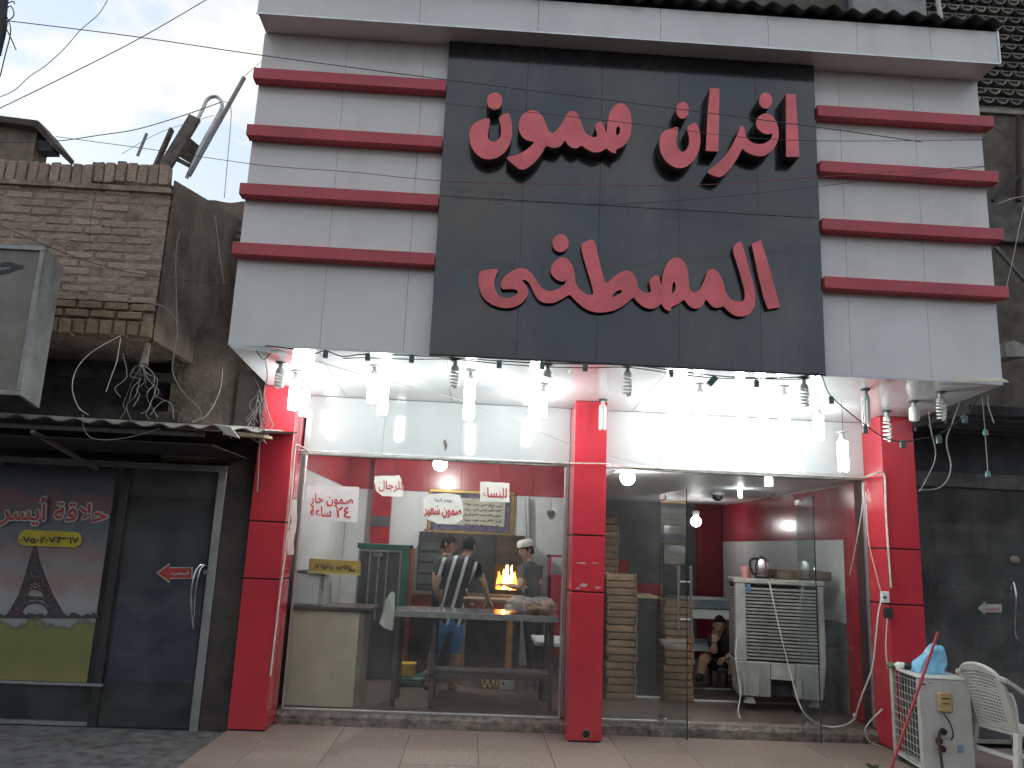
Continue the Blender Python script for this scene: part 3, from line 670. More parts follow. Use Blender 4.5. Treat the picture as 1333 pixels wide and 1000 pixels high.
# corrugated awning
aw = thing('corrugated_awning', 'bent corrugated metal awning above the barber shop front', 'awning', (-3, 6.3, 2.47))
m = MB(); n = 120; vs = []; fs = []
for i in range(n+1):
    X = -5.2+i*(3.5/n); u = i*2*math.pi/7.5; z = 2.49-.012*(X+3.5)+.016*math.sin(u)+(.02*noise.noise((X*4, 0, 0)) if X > -2.6 else 0)
    for (Y, dz) in ((6.3+.03*noise.noise((X*3, 5, 0)), 0), (7.5, .16), (7.5, .168), (6.3+.03*noise.noise((X*3, 5, 0)), .008)): vs.append((X, Y, z+dz))
for i in range(n):
    for k in range(4): fs.append((i*4+k, i*4+(k+1) % 4, (i+1)*4+(k+1) % 4, (i+1)*4+k))
m.add(vs, fs); m.build('sheet', mat('galv_old', (.27, .25, .22), .6, metal=.2, var=.25, dirt_refl=.6, dirt_refl_col=(.1, .08, .06)), aw, smooth=True)
MB().box(-5.2, -2.2, 6.42, 6.46, 2.42, 2.455).build('rafter', M_wood, aw); MB().box(-5.2, -2.2, 7.1, 7.15, 2.5, 2.55).build('rafter', M_wood, aw)
for X in (-4.4, -3.55): MB().bar((X, 6.44, 2.40), (X+.05, 7.5, 2.2), .03, .03).build('bracket', M_aludull, aw)
MB().poly([PY(278, 552, 6.25), PY(300, 556, 6.2), PY(312, 571, 6.22), PY(296, 566, 6.25)], (0, .008, .004)).build('torn_flap', M_paper, aw)
MB().poly([PY(290, 560, 6.3), PY(344, 566, 6.3), PY(344, 570, 6.28), PY(290, 566, 6.28)], (0, .25, .02)).build('end_board', M_brickp, aw)
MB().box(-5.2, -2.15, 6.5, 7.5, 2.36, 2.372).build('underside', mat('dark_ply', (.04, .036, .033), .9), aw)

# barber shop glazing
BP = 7.52
bs = thing('barber_shopfront', 'dark barber shop glass front with printed poster panel and door', 'shopfront', (-3.2, BP, 0))
M_bfr = mat('dull_alu_frame', (.27, .265, .25), .45, metal=.5, var=.15)
xj = PY(298, 605, BP).x; xd = PY(167, 612, BP).x
MB().box(-5.2, xj, BP-.03, BP+.03, 2.225, 2.285).build('head_rail', M_bfr, bs, bevel=.003)
MB().box(xj-.075, xj, BP-.032, BP+.032, -.03, 2.224).build('jamb', mat('alu_jamb', (.36, .36, .345), .4, metal=.5), bs, bevel=.004)
MB().box(xd-.04, xd+.03, BP-.02, BP+.04, -.03, 2.22).build('mullion', mat('dark_frame', (.03, .028, .026), .5), bs, bevel=.003)
MB().box(-5.2, xd-.042, BP-.02, BP+.02, -.02, .012).build('sill_rail', M_alu, bs)
MB().box(-5.2, xd+.05, BP-.03, BP-.005, .31, .332).build('mid_rail', M_alu, bs)
MB().box(-5.2, xd-.042, BP+.004, BP+.012, .33, 2.224).build('window_pane', M_glassdark, bs)
MB().box(-5.2, xd-.042, BP+.004, BP+.012, .014, .309).build('window_pane', M_glassdark, bs)
MB().box(xd+.031, xj-.077, BP+.004, BP+.012, -.02, 2.224).build('door_pane', M_glassdark, bs)
MB().box(-5.2, xj, 8.3, 8.4, -.03, 2.9).build('rear_wall', M_idark, bs); MB().box(-5.2, xj, BP+.05, 8.3, -.04, -.03+.012).build('inner_floor', M_idark, bs)
MB().box(-5.2, xj, BP+.04, 8.3, 2.3, 2.32).build('inner_ceiling', M_idark, bs)
MB().box(xj+.003, -2.045, BP-.02, BP+.2, -.03, 3.2).build('side_board', mat('brown_board', (.055, .042, .036), .7, var=.3, scale=5, dirt_refl=.4), bs, bevel=.003)
# door print: hazy purple-blue film on the lower door
def grad_mat(name, stops, zlo, zhi, nscale=3, namp=.15, rough=.35):
    m = bpy.data.materials.new(name); m.use_nodes = True; t = m.node_tree; N = t.nodes.new; L = t.links.new; b = t.nodes['Principled BSDF']
    g = N('ShaderNodeNewGeometry'); sp = N('ShaderNodeSeparateXYZ'); L(g.outputs['Position'], sp.inputs[0])
    mr = N('ShaderNodeMapRange'); mr.inputs['From Min'].default_value = zlo; mr.inputs['From Max'].default_value = zhi; L(sp.outputs['Z'], mr.inputs['Value'])
    n = N('ShaderNodeTexNoise'); n.inputs['Scale'].default_value = nscale; n.inputs['Detail'].default_value = 6; L(g.outputs['Position'], n.inputs['Vector'])
    ad = N('ShaderNodeMath'); ad.operation = 'MULTIPLY_ADD'; ad.inputs[1].default_value = namp; L(n.outputs['Fac'], ad.inputs[0]); L(mr.outputs[0], ad.inputs[2])
    sb = N('ShaderNodeMath'); sb.operation = 'SUBTRACT'; sb.inputs[1].default_value = namp*.5; L(ad.outputs[0], sb.inputs[0])
    r = N('ShaderNodeValToRGB'); cr_ = r.color_ramp
    cr_.elements[0].position, cr_.elements[0].color = stops[0][0], (*stops[0][1], 1); cr_.elements[1].position, cr_.elements[1].color = stops[-1][0], (*stops[-1][1], 1)
    for (p, c) in stops[1:-1]: e = cr_.elements.new(p); e.color = (*c, 1)
    L(sb.outputs[0], r.inputs[0]); L(r.outputs[0], b.inputs['Base Color']); b.inputs['Roughness'].default_value = rough
    return m
M_dprint = grad_mat('door_print', [(0, (.17, .13, .30)), (.3, (.30, .26, .46)), (.36, (.55, .55, .6)), (.44, (.26, .24, .36)), (.55, (.18, .21, .28)), (.8, (.11, .12, .15)), (.9, (.22, .09, .09)), (1, (.09, .10, .12))], .35, 2.2, 3.5, .3)
MB().box(xd+.06, xj-.11, BP+.013, BP+.016, .36, 2.15).build('door_print', M_dprint, bs)
M_poster = grad_mat('poster_print', [(0, (0.225, 0.210, 0.075)), (.12, (0.180, 0.188, 0.068)), (.235, (0.195, 0.203, 0.075)), (.255, (0.120, 0.128, 0.090)), (.28, (0.270, 0.285, 0.270)), (.38, (0.315, 0.307, 0.300)), (.46, (0.285, 0.195, 0.180)), (.52, (0.240, 0.240, 0.240)), (.58, (0.255, 0.173, 0.165)), (.66, (0.150, 0.165, 0.173)), (.76, (0.105, 0.120, 0.135)), (.84, (0.195, 0.098, 0.090)), (.9, (0.090, 0.090, 0.120)), (1, (0.045, 0.053, 0.075))], .33, 2.2, 7, .2)
ps = MB().box(-5.0, xd-.10, BP-.004, BP-.001, .335, 2.215).build('poster', M_poster, bs)
# printed tower on the poster
M_tower = mat('tower_ink', (.075, .055, .06), .6, var=.4, scale=40)
tw = MB()
TK = [0]
def tp(x, y): return PY(x, y, BP-.005-.00006*TK[0])
for pl in ([(0, 803), (12, 792), (24, 772), (31, 748), (36, 727), (42, 705), (50, 705), (47, 727), (46, 748), (42, 752), (62, 752), (60, 727), (57, 705), (56, 690), (50, 690)],):
    pass
def strip(pts, wpx):
    for (x0, y0), (x1, y1) in zip(pts[:-1], pts[1:]):
        TK[0] += 1; tw.bar(tp(x0, y0), tp(x1, y1), px2m(wpx*1.5, BP), .001, up=(0, 1, 0))
strip([(44, 716), (40, 730), (34, 752), (26, 776), (10, 803)], 3.0); strip([(46, 716), (49, 730), (57, 752), (67, 776), (83, 803)], 3.0)
strip([(40, 752), (34, 776), (22, 803)], 2); strip([(51, 752), (58, 776), (71, 803)], 2)
strip([(31, 755), (61, 757)], 3); strip([(25, 778), (68, 780)], 3.2); strip([(38, 735), (52, 736)], 2.4); strip([(45, 700), (45, 716)], 3)
for k in range(5): strip([(29+k*1.2, 770-k*4), (62-k*1.5, 764-k*5)], 1); strip([(62-k*1.4, 774-k*4), (31+k*1.5, 760-k*5)], 1)
arc = [(46-19*math.cos(t*math.pi/10), 802-18*math.sin(t*math.pi/10)) for t in range(11)]; strip(arc, 2)
rt = random.Random(6)
for k in range(34):
    xx = -6+k*4; hh_ = rt.uniform(3, 9); q = [tp(xx-3.5, 805), tp(xx-3, 805-hh_*.7), tp(xx, 805-hh_), tp(xx+3, 805-hh_*.6), tp(xx+3.5, 805)]; tw.poly(q, (0, .001, 0)); TK[0] += 1
for pl in ([(40, 735), (51, 736), (57, 757), (34, 755)], [(33, 757), (41, 757), (36, 778), (25, 777)], [(50, 757), (58, 757), (67, 779), (57, 778)], [(24, 780), (40, 780), (30, 790), (24, 803), (6, 803)], [(54, 780), (68, 781), (86, 803), (70, 803), (63, 790)], [(43, 712), (48, 712), (50, 735), (41, 735)]):
    TK[0] += 1; tw.poly([tp(x, y) for x, y in pl], (0, .0008, 0))
tw.build('printed_tower', M_tower, ps)
# lettering: red with a white outline, and the telephone strip
M_prred = mat('print_red', (.42, .05, .045), .4); M_prwht = mat('print_white', (.5, .5, .47), .4); M_pryel = mat('print_yellow', (.50, .40, .03), .4); M_prblu = mat('print_navy', (.02, .022, .06), .4)
hl = shape_ar('حلاقة أيسر')
LA, LB_, LC = PY(1, 684, BP-.006), PY(139, 687, BP-.006), PY(4, 646, BP-.006)
for k in range(6):
    dv = Vector((.014*math.cos(k*math.pi/3+.3), 0, .014*math.sin(k*math.pi/3+.3)))
    lettering('lettering_outline', hl, LA+dv, LB_+dv, LC+dv, M_prwht, ps, .015, .0012+.0011*k)
o2 = lettering('lettering', hl, LA, LB_, LC, M_prred, ps, .015, .0105)
a, b = PY(22, 710, BP-.016), PY(108, 693, BP-.016)
m = MB(); pts = []; h = (b.z-a.z)/2; zc = (a.z+b.z)/2
for k in range(9): t = math.pi/2+math.pi*k/8; pts.append((a.x+h+h*math.cos(t), BP-.0165, zc+h*math.sin(t)))
for k in range(9): t = -math.pi/2+math.pi*k/8; pts.append((b.x-h+h*math.cos(t), BP-.0165, zc+h*math.sin(t)))
m.poly(pts, (0, .002, 0)); m.build('number_strip', M_pryel, ps)
lettering('number', '٠٧٥٠٢٠٧7٣١٧', PY(27, 707, BP-.017), PY(103, 708, BP-.017), PY(27, 697, BP-.017), M_prblu, ps, .02, .003)
# arrow sticker and bow handle on the door
ar_ = thing('arrow_sticker', 'red arrow sticker with white lettering on the barber door', 'sticker', tuple(PY(204, 746, BP)))
def arrow(T, x0, x1, xm, yc, hh, hs, Y, m1, m2):
    for (mm, g_, dy) in ((m2, 1.16, 0), (m1, 1, -.002)):
        w_ = x1-x0; cx_ = (x0+x1)/2
        P = [(x0, yc), (xm, yc-hh), (xm, yc-hs), (x1, yc-hs), (x1, yc+hs), (xm, yc+hh), (xm, yc+hh), (xm, yc+hs)]
        P = [(x0, yc), (xm, yc-hh), (xm, yc-hs), (x1, yc-hs), (x1, yc+hs), (xm, yc+hs), (xm, yc+hh)]
        P = [((x-cx_)*(1+(g_-1)*.55)+cx_, (y-yc)*g_+yc) for x, y in P]
        MB().poly([PY(x, y, Y+dy) for x, y in P], (0, .0012, 0)).build('arrow' if g_ == 1 else 'arrow_border', mm, T)
arrow(ar_, 205, 249, 221, 746, 11, 6.5, BP-.003, M_prred, M_prwht)
lettering('lettering', shape_ar('اسحب'), PY(224, 750, BP-.0065), PY(246, 750, BP-.0065), PY(224, 742, BP-.0065), M_prwht, ar_, .03, .001)
hd = cable('bow_handle', [PY(265, 735, BP-.02), PY(258, 738, BP-.06), PY(252, 755, BP-.08), PY(249, 775, BP-.08), PY(250, 800, BP-.08), PY(252, 818, BP-.05), PY(254, 818, BP-.01)], .012, M_steel, parent=bs, n=8)
cable('bow_handle', [PY(268, 736, BP-.02), PY(262, 739, BP-.06), PY(257, 756, BP-.08), PY(254, 776, BP-.08), PY(253, 800, BP-.08), PY(254, 812, BP-.01)], .007, M_steel, parent=bs, n=8)
MB().lathe([(.022, 0), (.022, .05)], tuple(PY(268, 745, BP-.05)), 12, axis='y').build('lock', M_steel, bs, smooth=True)

# ================================================================== RIGHT NEIGHBOUR
rb = thing('right_building', 'dark neighbouring building with pierced block screen upstairs', 'building', (6, 8.2, 0))
NP = 7.95
M_rwall = mat('brown_render', (.135, .112, .088), .95, var=.2, scale=6, bump=.6, bscale=60, dirt_refl=.6, dirt_refl_col=(.07, .06, .05))
z1 = PY(1333, 152, 8.3).z; z2 = PY(1333, 262, 8.3).z
MB().box(4.22, 9, 8.3, 8.5, 3.0, z1).build('wall', M_rwall, rb)
MB().box(4.22, 9, 8.26, 8.3, z1-.0, z1+.06).build('ledge', mat('pale_ledge', (.25, .22, .18), .9), rb, bevel=.005)
MB().box(4.22, 9, 8.22, 8.299, z2-.55, z2).build('band', mat('grey_band', (.13, .12, .105), .9, var=.25, bump=.4), rb, bevel=.01)
MB().box(4.22, 9, 8.62, 8.7, z1+.1, 9.2).build('screen_back', M_idark, rb)
# pierced blocks: fish-scale arcs, one piece each
def scale_block():
    m = MB(); n = 9; r1, r2 = .078, .056
    vs = []; fs = []
    for k in range(n+1):
        t = math.pi+math.pi*k/n
        for (r_, y_) in ((r1, 0), (r2, .01), (r2, .09), (r1, .09)): vs.append((r_*math.cos(t), y_, r_*math.sin(t)*1.0))
    for k in range(n):
        for q in range(4): fs.append((k*4+q, k*4+(q+1) % 4, (k+1)*4+(q+1) % 4, (k+1)*4+q))
    m.add(vs, fs)
    m.box(-.085, .085, .015, .085, -.006, .012)
    vs = [(0, .03, 0)]; pts = [(.05*math.cos(math.pi+math.pi*k/6), .035, .05*math.sin(math.pi+math.pi*k/6)*.75-.004) for k in range(7)]
    m.poly(pts, (0, .03, 0))
    o = m.build('block', mat('screen_block', (.20, .18, .15), .95, var=.3, scale=12, bump=.4, rnd=.25, dirt_refl=.6, dirt_refl_col=(.05, .045, .04)), None); d = o.data; bpy.data.objects.remove(o); return d
sbm = scale_block()
for r_ in range(15):
    for c_ in range(20):
        X = 4.5+c_*.172+(.086 if r_ % 2 else 0); z = z1+.17+r_*.125
        q = put(sbm, X, 8.4, z, parent=rb, name='block')
MB().box(4.3, 9, 8.36, 8.44, z1+.065, z1+.085).build('ledge', M_rwall, rb)
MB().tube([PY(1326, 150, 8.2), PY(1326, 262, 8.2)], .03, 8).build('rusty_pipe', mat('rust', (.06, .035, .03), .9), rb, smooth=True)
MB().bar(PY(1292, 262, 8.1), PY(1340, 215, 8.1), .04, .04).build('strut', mat('dark_iron', (.03, .028, .027), .7), rb)
MB().bar(PY(1296, 322, 8.0), PY(1340, 372, 8.0), .035, .035).build('strut', mat('grey_iron', (.14, .13, .12), .7), rb)
# canopy over the neighbour's front and its glazing
MB().box(4.45, 9, 6.9, 8.3, 3.02, 3.10).build('canopy', mat('dark_sheet', (.028, .027, .027), .9, var=.3), rb)  # near-black colour over the whole canopy sheet
for k in range(5): MB().box(4.45, 9, 7.0+k*.26, 7.04+k*.26, 2.985, 3.019).build('canopy_rib', M_idark, rb)
MB().poly([PY(1308, 446, 6.8), PY(1320, 443, 6.8), PY(1338, 452, 6.8), PY(1340, 464, 6.8), PY(1310, 464, 6.8)], (0, .3, .02)).build('cloth', mat('old_cloth', (.35, .34, .3), .9, var=.2, bump=.5), rb)
zc0, zc1 = PY(1270, 617, NP).z, PY(1270, 636, NP).z
MB().box(4.215, 9, NP-.06, NP+.05, zc1, zc0).build('head_beam', mat('dull_beam', (.16, .155, .145), .6, metal=.2, var=.2), rb, bevel=.004)
MB().box(4.215, 9, NP, NP+.04, zc0+.002, 3.0).build('fascia_board', M_idark, rb)
MB().box(4.22, 9, NP+.002, NP+.01, .0, zc1-.002).build('window_pane', glass_mat('dusty_glass', (.7, .72, .71), .06, .09), rb)
for x in (1218, 1268): 
    q = PY(x, 760, NP+.03); MB().box(q.x-.02, q.x+.02, NP+.012, NP+.05, 0, zc1).build('post', mat('dark_post', (.06, .06, .06), .5, metal=.3), rb)
a, b = PY(1211, 680, NP+.02), PY(1285, 722, NP+.02)
MB().box(a.x, b.x, NP+.012, NP+.016, b.z, a.z).build('paper_sheet', mat('brown_paper', (.24, .215, .18), .9, var=.1), rb)
MB().box(4.22, 9, 9.2, 9.3, 0, 3).build('rear_wall', M_idark, rb); MB().box(4.22, 9, NP+.06, 9.2, -.02, .01).build('inner_floor', M_idark, rb)
for (x, y, wd, hh, dd, c) in ((1225, 850, .35, .55, .5, (.12, .11, .1)), (1290, 860, .5, .7, .6, (.09, .075, .06)), (1325, 800, .3, .9, .7, (.13, .14, .15)), (1250, 770, .6, .1, .6, (.16, .15, .14))):
    q = PY(x, y, NP+dd); MB().box(q.x-wd/2, q.x+wd/2, NP+dd-.1, NP+dd+.15, max(0.02, q.z-hh/2), q.z+hh/2).build('stored_box', mat('stored_%d' % x, c, .8, var=.3, scale=9), rb, bevel=.01)
ar2 = thing('arrow_sticker', 'white arrow sticker with red lettering on the right neighbour glass', 'sticker', tuple(PY(1274, 792, NP)))
arrow(ar2, 1274, 1303, 1283, 792, 7.5, 4.5, NP-.004, M_prwht, M_prwht)
lettering('lettering', shape_ar('اسحب'), PY(1282, 796, NP-.0085), PY(1301, 796, NP-.0085), PY(1282, 789, NP-.0085), M_prred, ar2, .02, .001)
cable('bow_handle', [PY(1315, 768, NP-.02), PY(1318, 757, NP-.05), PY(1322, 775, NP-.09), PY(1321, 800, NP-.09), PY(1321, 825, NP-.09), PY(1330, 838, NP-.03)], .012, M_steel, parent=rb, n=8)
MB().sphere(PY(1321, 729, NP-.03), .055, 12, 8, sc=(1, .35, .75)).build('door_badge', mat('badge', (.3, .22, .18), .4, var=.3), rb, smooth=True)
# things above the cornice on the right
MB().box(PY(1110, 0, 8.2).x, PY(1205, 0, 8.2).x, 8.2, 8.3, PY(1150, 20, 8.2).z, PY(1150, -20, 8.2).z).build('pale_panel', mat('pale_panel', (.3, .29, .27), .8), rb)
MB().box(-.3, 4.22, 8.4, 8.5, 6.2, 9.3).build('upper_wall', M_rwall, rb)
tag(MB().tube([PY(1218, -20, 7.6), PY(1225, 28, 7.6)], .026, 10).build('roof_pipe', mat('pipe_white', (.5, .49, .44), .5), None, smooth=True), 'pale vertical pipe rising behind the cornice roof sheet', 'pipe')

# ================================================================== OPPOSITE SIDE OF THE STREET (seen only mirrored in the glass)
ob = thing('opposite_building', 'dun two storey building across the street, mirrored in the shop glass', 'building', (0, -11, 0))
M_opp = mat('dun_render', (.16, .14, .115), .95, var=.2, scale=2, bump=.3)
MB().box(-30, 30, -12, -11, -.1, 5.6).build('wall', M_opp, ob)
for k in range(14):
    X = -26+k*4
    MB().box(X, X+2.6, -11.0, -10.96, .1, 2.5).build('shutter', mat('opp_shutter', (.09, .09, .095), .6, metal=.3), ob)
    MB().box(X+.4, X+1.8, -11.0, -10.95, 3.5, 4.8).build('window', mat('opp_window', (.04, .045, .05), .2), ob)
MB().box(-30, 30, -11, -9.8, 2.75, 2.9).build('canopy', M_wood, ob)

# ================================================================== LAMPS UNDER THE SOFFIT
def spiral(m, L, lit):
    pts = []
    n = 64; zt = -.105; zb = -L
    for i in range(n+1):
        t = i/n; r_ = .031+.004*math.sin(t*math.pi)
        pts.append((r_*math.cos(t*2*math.pi*4.6), r_*math.sin(t*2*math.pi*4.6), zt+(zb+.01-zt)*t))
    m.tube(pts, .0088, 7)
    m.tube([(.03, 0, -.08), (.03, 0, zt)], .008, 6); m.tube([(-.03, 0, -.08), (-.03, 0, zt)], .008, 6)
    m.tube([pts[-1], (0, 0, zb)], .0088, 6)
def utube(m, L, lit):
    for k in range(4):
        t = k*math.pi/2+.4; cx_, cy_ = .026*math.cos(t), .026*math.sin(t); dx, dy = -.011*math.sin(t), .011*math.cos(t)
        R_ = .0105 if lit else .0088
        if lit: cx_, cy_, dx, dy = cx_*1.25, cy_*1.25, dx*1.15, dy*1.15
        m.tube([(cx_+dx, cy_+dy, -.09), (cx_+dx, cy_+dy, -L+.012), (cx_+dx*.5, cy_+dy*.5, -L), (cx_-dx*.5, cy_-dy*.5, -L), (cx_-dx, cy_-dy, -L+.012), (cx_-dx, cy_-dy, -.09)], R_, 5 if lit else 7)
def capsule(m, L, lit):
    m.lathe([(.022, -.05), (.036, -.065), (.043, -.08), (.045, -L+.03), (.038, -L+.008), (.02, -L)], n=16)
def lamp(kind, x, ytop, ybot, lit, label, drop=0):
    p = soffit_at(x, ytop) if not drop else drop
    L = (ybot-ytop)*p.y/F_PX*1.04
    name = {'spiral': 'spiral_bulb', 'utube': 'tube_bulb', 'capsule': 'capsule_bulb'}[kind]
    T = thing(name, label, 'light bulb', tuple(p), 'bulbs hung under the bakery soffit', rz=random.uniform(0, 3))
    MB().lathe([(.042, -.001), (.042, -.009), (.028, -.016)], n=16).build('base_plate', M_sockgreen if not lit else M_socket, T, True, world=False)
    MB().lathe([(.017, -.008), (.019, -.05), (.021, -.055)], n=12).build('socket', M_socket, T, True, world=False)
    if kind != 'capsule': MB().lathe([(.022, -.052), (.032, -.06), (.036, -.085), (.034, -.098)], n=14).build('ballast', M_socket, T, True, world=False)
    m = MB(); {'spiral': spiral, 'utube': utube, 'capsule': capsule}[kind](m, L, lit)
    m.build('tube' if kind != 'capsule' else 'globe', M_lit if lit else M_bulbwhite, T, True, world=False)
    return T
U = 'unlit '
lamp('spiral', 366, 472, 506, 0, 'unlit spiral bulb at the soffit corner over the left red pillar')
lamp('utube', 386, 483, 532, 1, 'glowing tube bulb beside the unlit spiral over the left red pillar')
lamp('utube', 399, 497, 540, 1, 'glowing tube bulb second from the left end, right against the transom')
lamp('utube', 488, 476, 523, 1, 'glowing tube bulb, upper of the pair over the men paper notice')
lamp('utube', 501, 492, 538, 1, 'glowing tube bulb, lower of the pair over the men paper notice')
lamp('spiral', 593, 468, 506, 0, 'unlit spiral bulb hanging in front of the sign foot over the shop window')
lamp('utube', 613, 482, 545, 1, 'long glowing tube bulb hanging alone over the middle of the shop window')
lamp('capsule', 713, 474, 492, 0, 'tiny unlit bulb near the paired glowing bulbs left of the middle pillar')
lamp('utube', 707, 500, 542, 1, 'glowing tube bulb, upper of the pair left of the middle pillar')
lamp('utube', 696, 512, 560, 1, 'glowing tube bulb, lower of the pair left of the middle pillar')
lamp('utube', 785, 520, 559, 0, 'unlit straight tube bulb in front of the middle red pillar')
lamp('spiral', 817, 476, 516, 0, 'unlit spiral bulb just right of the middle red pillar')
lamp('utube', 875, 524, 568, 1, 'glowing tube bulb, leftmost and lowest of the trio over the doorway')
lamp('utube', 889, 512, 563, 1, 'glowing tube bulb, middle of the trio over the doorway')
lamp('utube', 911, 500, 549, 1, 'glowing tube bulb, highest of the trio over the doorway')
lamp('utube', 966, 528, 577, 1, 'glowing tube bulb, lowest of the three over the air cooler')
lamp('utube', 992, 517, 560, 1, 'glowing tube bulb, middle of the three over the air cooler')
lamp('utube', 1020, 503, 549, 1, 'glowing tube bulb, highest of the three over the air cooler')
lamp('spiral', 1046, 492, 530, 0, 'unlit spiral bulb between two glowing bulbs over the doorway right side')
lamp('utube', 1065, 530, 572, 1, 'short glowing tube bulb beside the bulb that dangles on a wire')
dm = soffit_at(1095, 520); d2 = PY(1096, 562, dm.y)
lamp('utube', 1096, 562, 612, 1, 'glowing tube bulb dangling low on a wire before the transom', drop=d2)
cable('lamp_wire', [dm, dm+Vector((.004, 0, -.1)), d2+Vector((.008, 0, .06)), d2], .0025, M_cableblk, 'thin twisted wire from which the low glowing bulb dangles', 'wire')
lamp('utube', 1126, 507, 554, 0, 'unlit straight tube bulb left of the right red pillar')
lamp('spiral', 1154, 535, 575, 0, 'unlit spiral bulb hanging in front of the right red pillar')
lamp('capsule', 1189, 522, 549, 0, 'unlit capsule bulb between two spirals at the soffit right end')
lamp('spiral', 1224, 510, 548, 0, 'unlit spiral bulb furthest right under the soffit')

# festoon cable with empty sockets along the sign's foot
fe = thing('festoon_cable', 'black festoon cable with small empty sockets along the sign foot', 'cable', tuple(PY(360, 455, 6.05)))
fp = [(345, 450), (385, 455), (405, 461), (424, 457), (446, 464), (479, 461), (536, 463), (590, 466), (650, 470), (706, 473), (762, 474), (817, 475), (874, 482), (930, 489), (985, 492), (1040, 491), (1067, 487), (1082, 516), (1126, 553), (1152, 570), (1175, 575), (1200, 571), (1222, 566), (1256, 541), (1276, 515)]
def fy(x): return 6.06 if x < 1070 else 6.2
cable('cable', [PY(x, y, fy(x)) for x, y in fp], .005, M_cableblk, parent=fe, sm=5)
cable('cable', [PY(x, y+3+2*math.sin(x), 6.07) for x, y in fp[4:17]], .004, M_cableblk, parent=fe, sm=5)
for (x, y) in ((424, 459), (479, 463), (536, 465), (650, 472), (706, 474), (762, 476), (874, 484), (985, 497), (1082, 519), (1126, 557), (1175, 576), (1222, 570), (1256, 544)):
    p = PY(x, y, fy(x)); MB().lathe([(.014, .018), (.021, .01), (.021, -.045), (.016, -.046)], tuple(p), 10).build('empty_socket', M_sockgreen, fe, True)
p = PY(927, 497, 6.06); MB().bar(p+Vector((-.03, 0, -.03)), p+Vector((.03, 0, .04)), .05, .05).build('junction_box', M_sockgreen, fe, bevel=.005)
pd = thing('hanging_socket', 'green socket string hanging down before the dark right canopy', 'socket', tuple(PY(1283, 564, 6.3)))
cable('cord', [PY(1278, 515, 6.3), PY(1281, 545, 6.3), PY(1286, 615, 6.3)], .004, M_cablegry, parent=pd)
for (x, y) in ((1283, 564), (1286, 618)): MB().lathe([(.012, .03), (.02, .015), (.02, -.02)], tuple(PY(x, y, 6.3)), 10).build('empty_socket', mat('socket_teal', (.10, .24, .2), .5), pd, True)
# loose wires at the soffit's ends
cable('loose_wire', [PY(x, y, 6.5) for x, y in ((1209, 536), (1212, 560), (1218, 590), (1212, 612), (1197, 640))], .005, M_cablegry, 'loose grey wire hanging from the soffit right corner to the pillar', 'wire')
cable('loose_wire', [PY(x, y, 6.5) for x, y in ((1250, 522), (1240, 550), (1232, 575), (1238, 605), (1233, 625), (1220, 636), (1196, 638))], .006, M_cablegry, 'looped grey wire hanging right of the right red pillar', 'wire')
cable('loose_wire', [PY(x, y, 6.2) for x, y in ((1286, 515), (1287, 530), (1294, 551))], .005, M_cablegry, 'short wire stub under the soffit right corner', 'wire')
cable('loose_wire', [PY(x, y, 6.1) for x, y in ((333, 455), (340, 466), (346, 467), (352, 460))], .004, M_cableblk, 'short black wire loop at the soffit left corner', 'wire')
cable('stay_wire', [PY(360, 455, 6.0), PY(480, 490, 6.4), PY(600, 522, 6.9), PY(745, 580, 7.38)], .0025, M_cablegry, 'thin wire running down from the sign foot to the middle pillar', 'wire')
cable('stay_wire', [PY(791, 593, 7.40), PY(860, 610, 7.6), PY(890, 616, 7.74)], .0025, M_cablegry, 'thin wire from the middle pillar to the door head', 'wire')
# white flex strung across the pillars
cable('white_flex', [PY(x, y, Y) for x, y, Y in ((402, 588, 7.73), (387, 579, 7.40), (384, 590, 7.40), (380, 640, 7.40), (374, 700, 7.40), (366, 760, 7.40), (359, 820, 7.40), (352, 880, 7.40))], .008, M_cablewht, 'white flex running down the inner corner of the left pillar', 'cable')
cable('white_flex', [PY(x, y, Y) for x, y, Y in ((402, 589, 7.73), (560, 596, 7.73), (735, 603, 7.73), (742, 603, 7.40), (792, 604, 7.40), (797, 607, 7.73), (960, 614, 7.73), (1126, 622, 7.73))], .006, M_cablewht, 'white flex strung along the head rails across the middle pillar', 'cable')
wf = [(1126, 622, 7.70), (1135, 618, 7.40), (1148, 615, 7.40), (1152, 625, 7.40), (1153, 660, 7.40), (1156, 710, 7.40), (1160, 765, 7.40)]
cable('white_flex', [PY(*p) for p in wf], .009, M_cablewht, 'white flex looping down the right red pillar to the wall socket', 'cable')
so_ = thing('wall_socket', 'white double wall socket with plugs on the right red pillar', 'socket', tuple(PY(1153, 778, 7.4)))
a, b = PY(1148, 770, 7.38), PY(1158, 785, 7.38); MB().box(a.x, b.x, 7.375, 7.419, b.z, a.z).build('box', M_paper, so_, bevel=.004)
MB().lathe([(.012, 0), (.012, .02)], (a.x+.02, 7.354, (a.z+b.z)/2), 10, axis='y').build('plug', M_cableblk, so_, True)
a, b = PY(1151, 791, 7.38), PY(1162, 805, 7.38); MB().box(a.x, b.x, 7.36, 7.41, b.z, a.z).build('adapter', M_cableblk, so_, bevel=.006)
cable('kettle_cord', [PY(*p) for p in ((1147, 782, 7.36), (1143, 800, 7.36), (1140, 830, 7.36), (1135, 870, 7.36), (1122, 905, 7.40), (1114, 930, 7.5), (1113, 936, 7.5), (1111, 930, 7.5), (1114, 934, 7.5), (1100, 944, 7.6), (1078, 946, 7.75), (1060, 940, 8.0), (1042, 920, 8.2), (1030, 880, 8.3), (1015, 820, 8.33), (1003, 765, 8.34), (1001, 757, 8.38))], .0075, M_cablewht, 'long white kettle cord drooping from the wall socket to the cooler', 'cable')
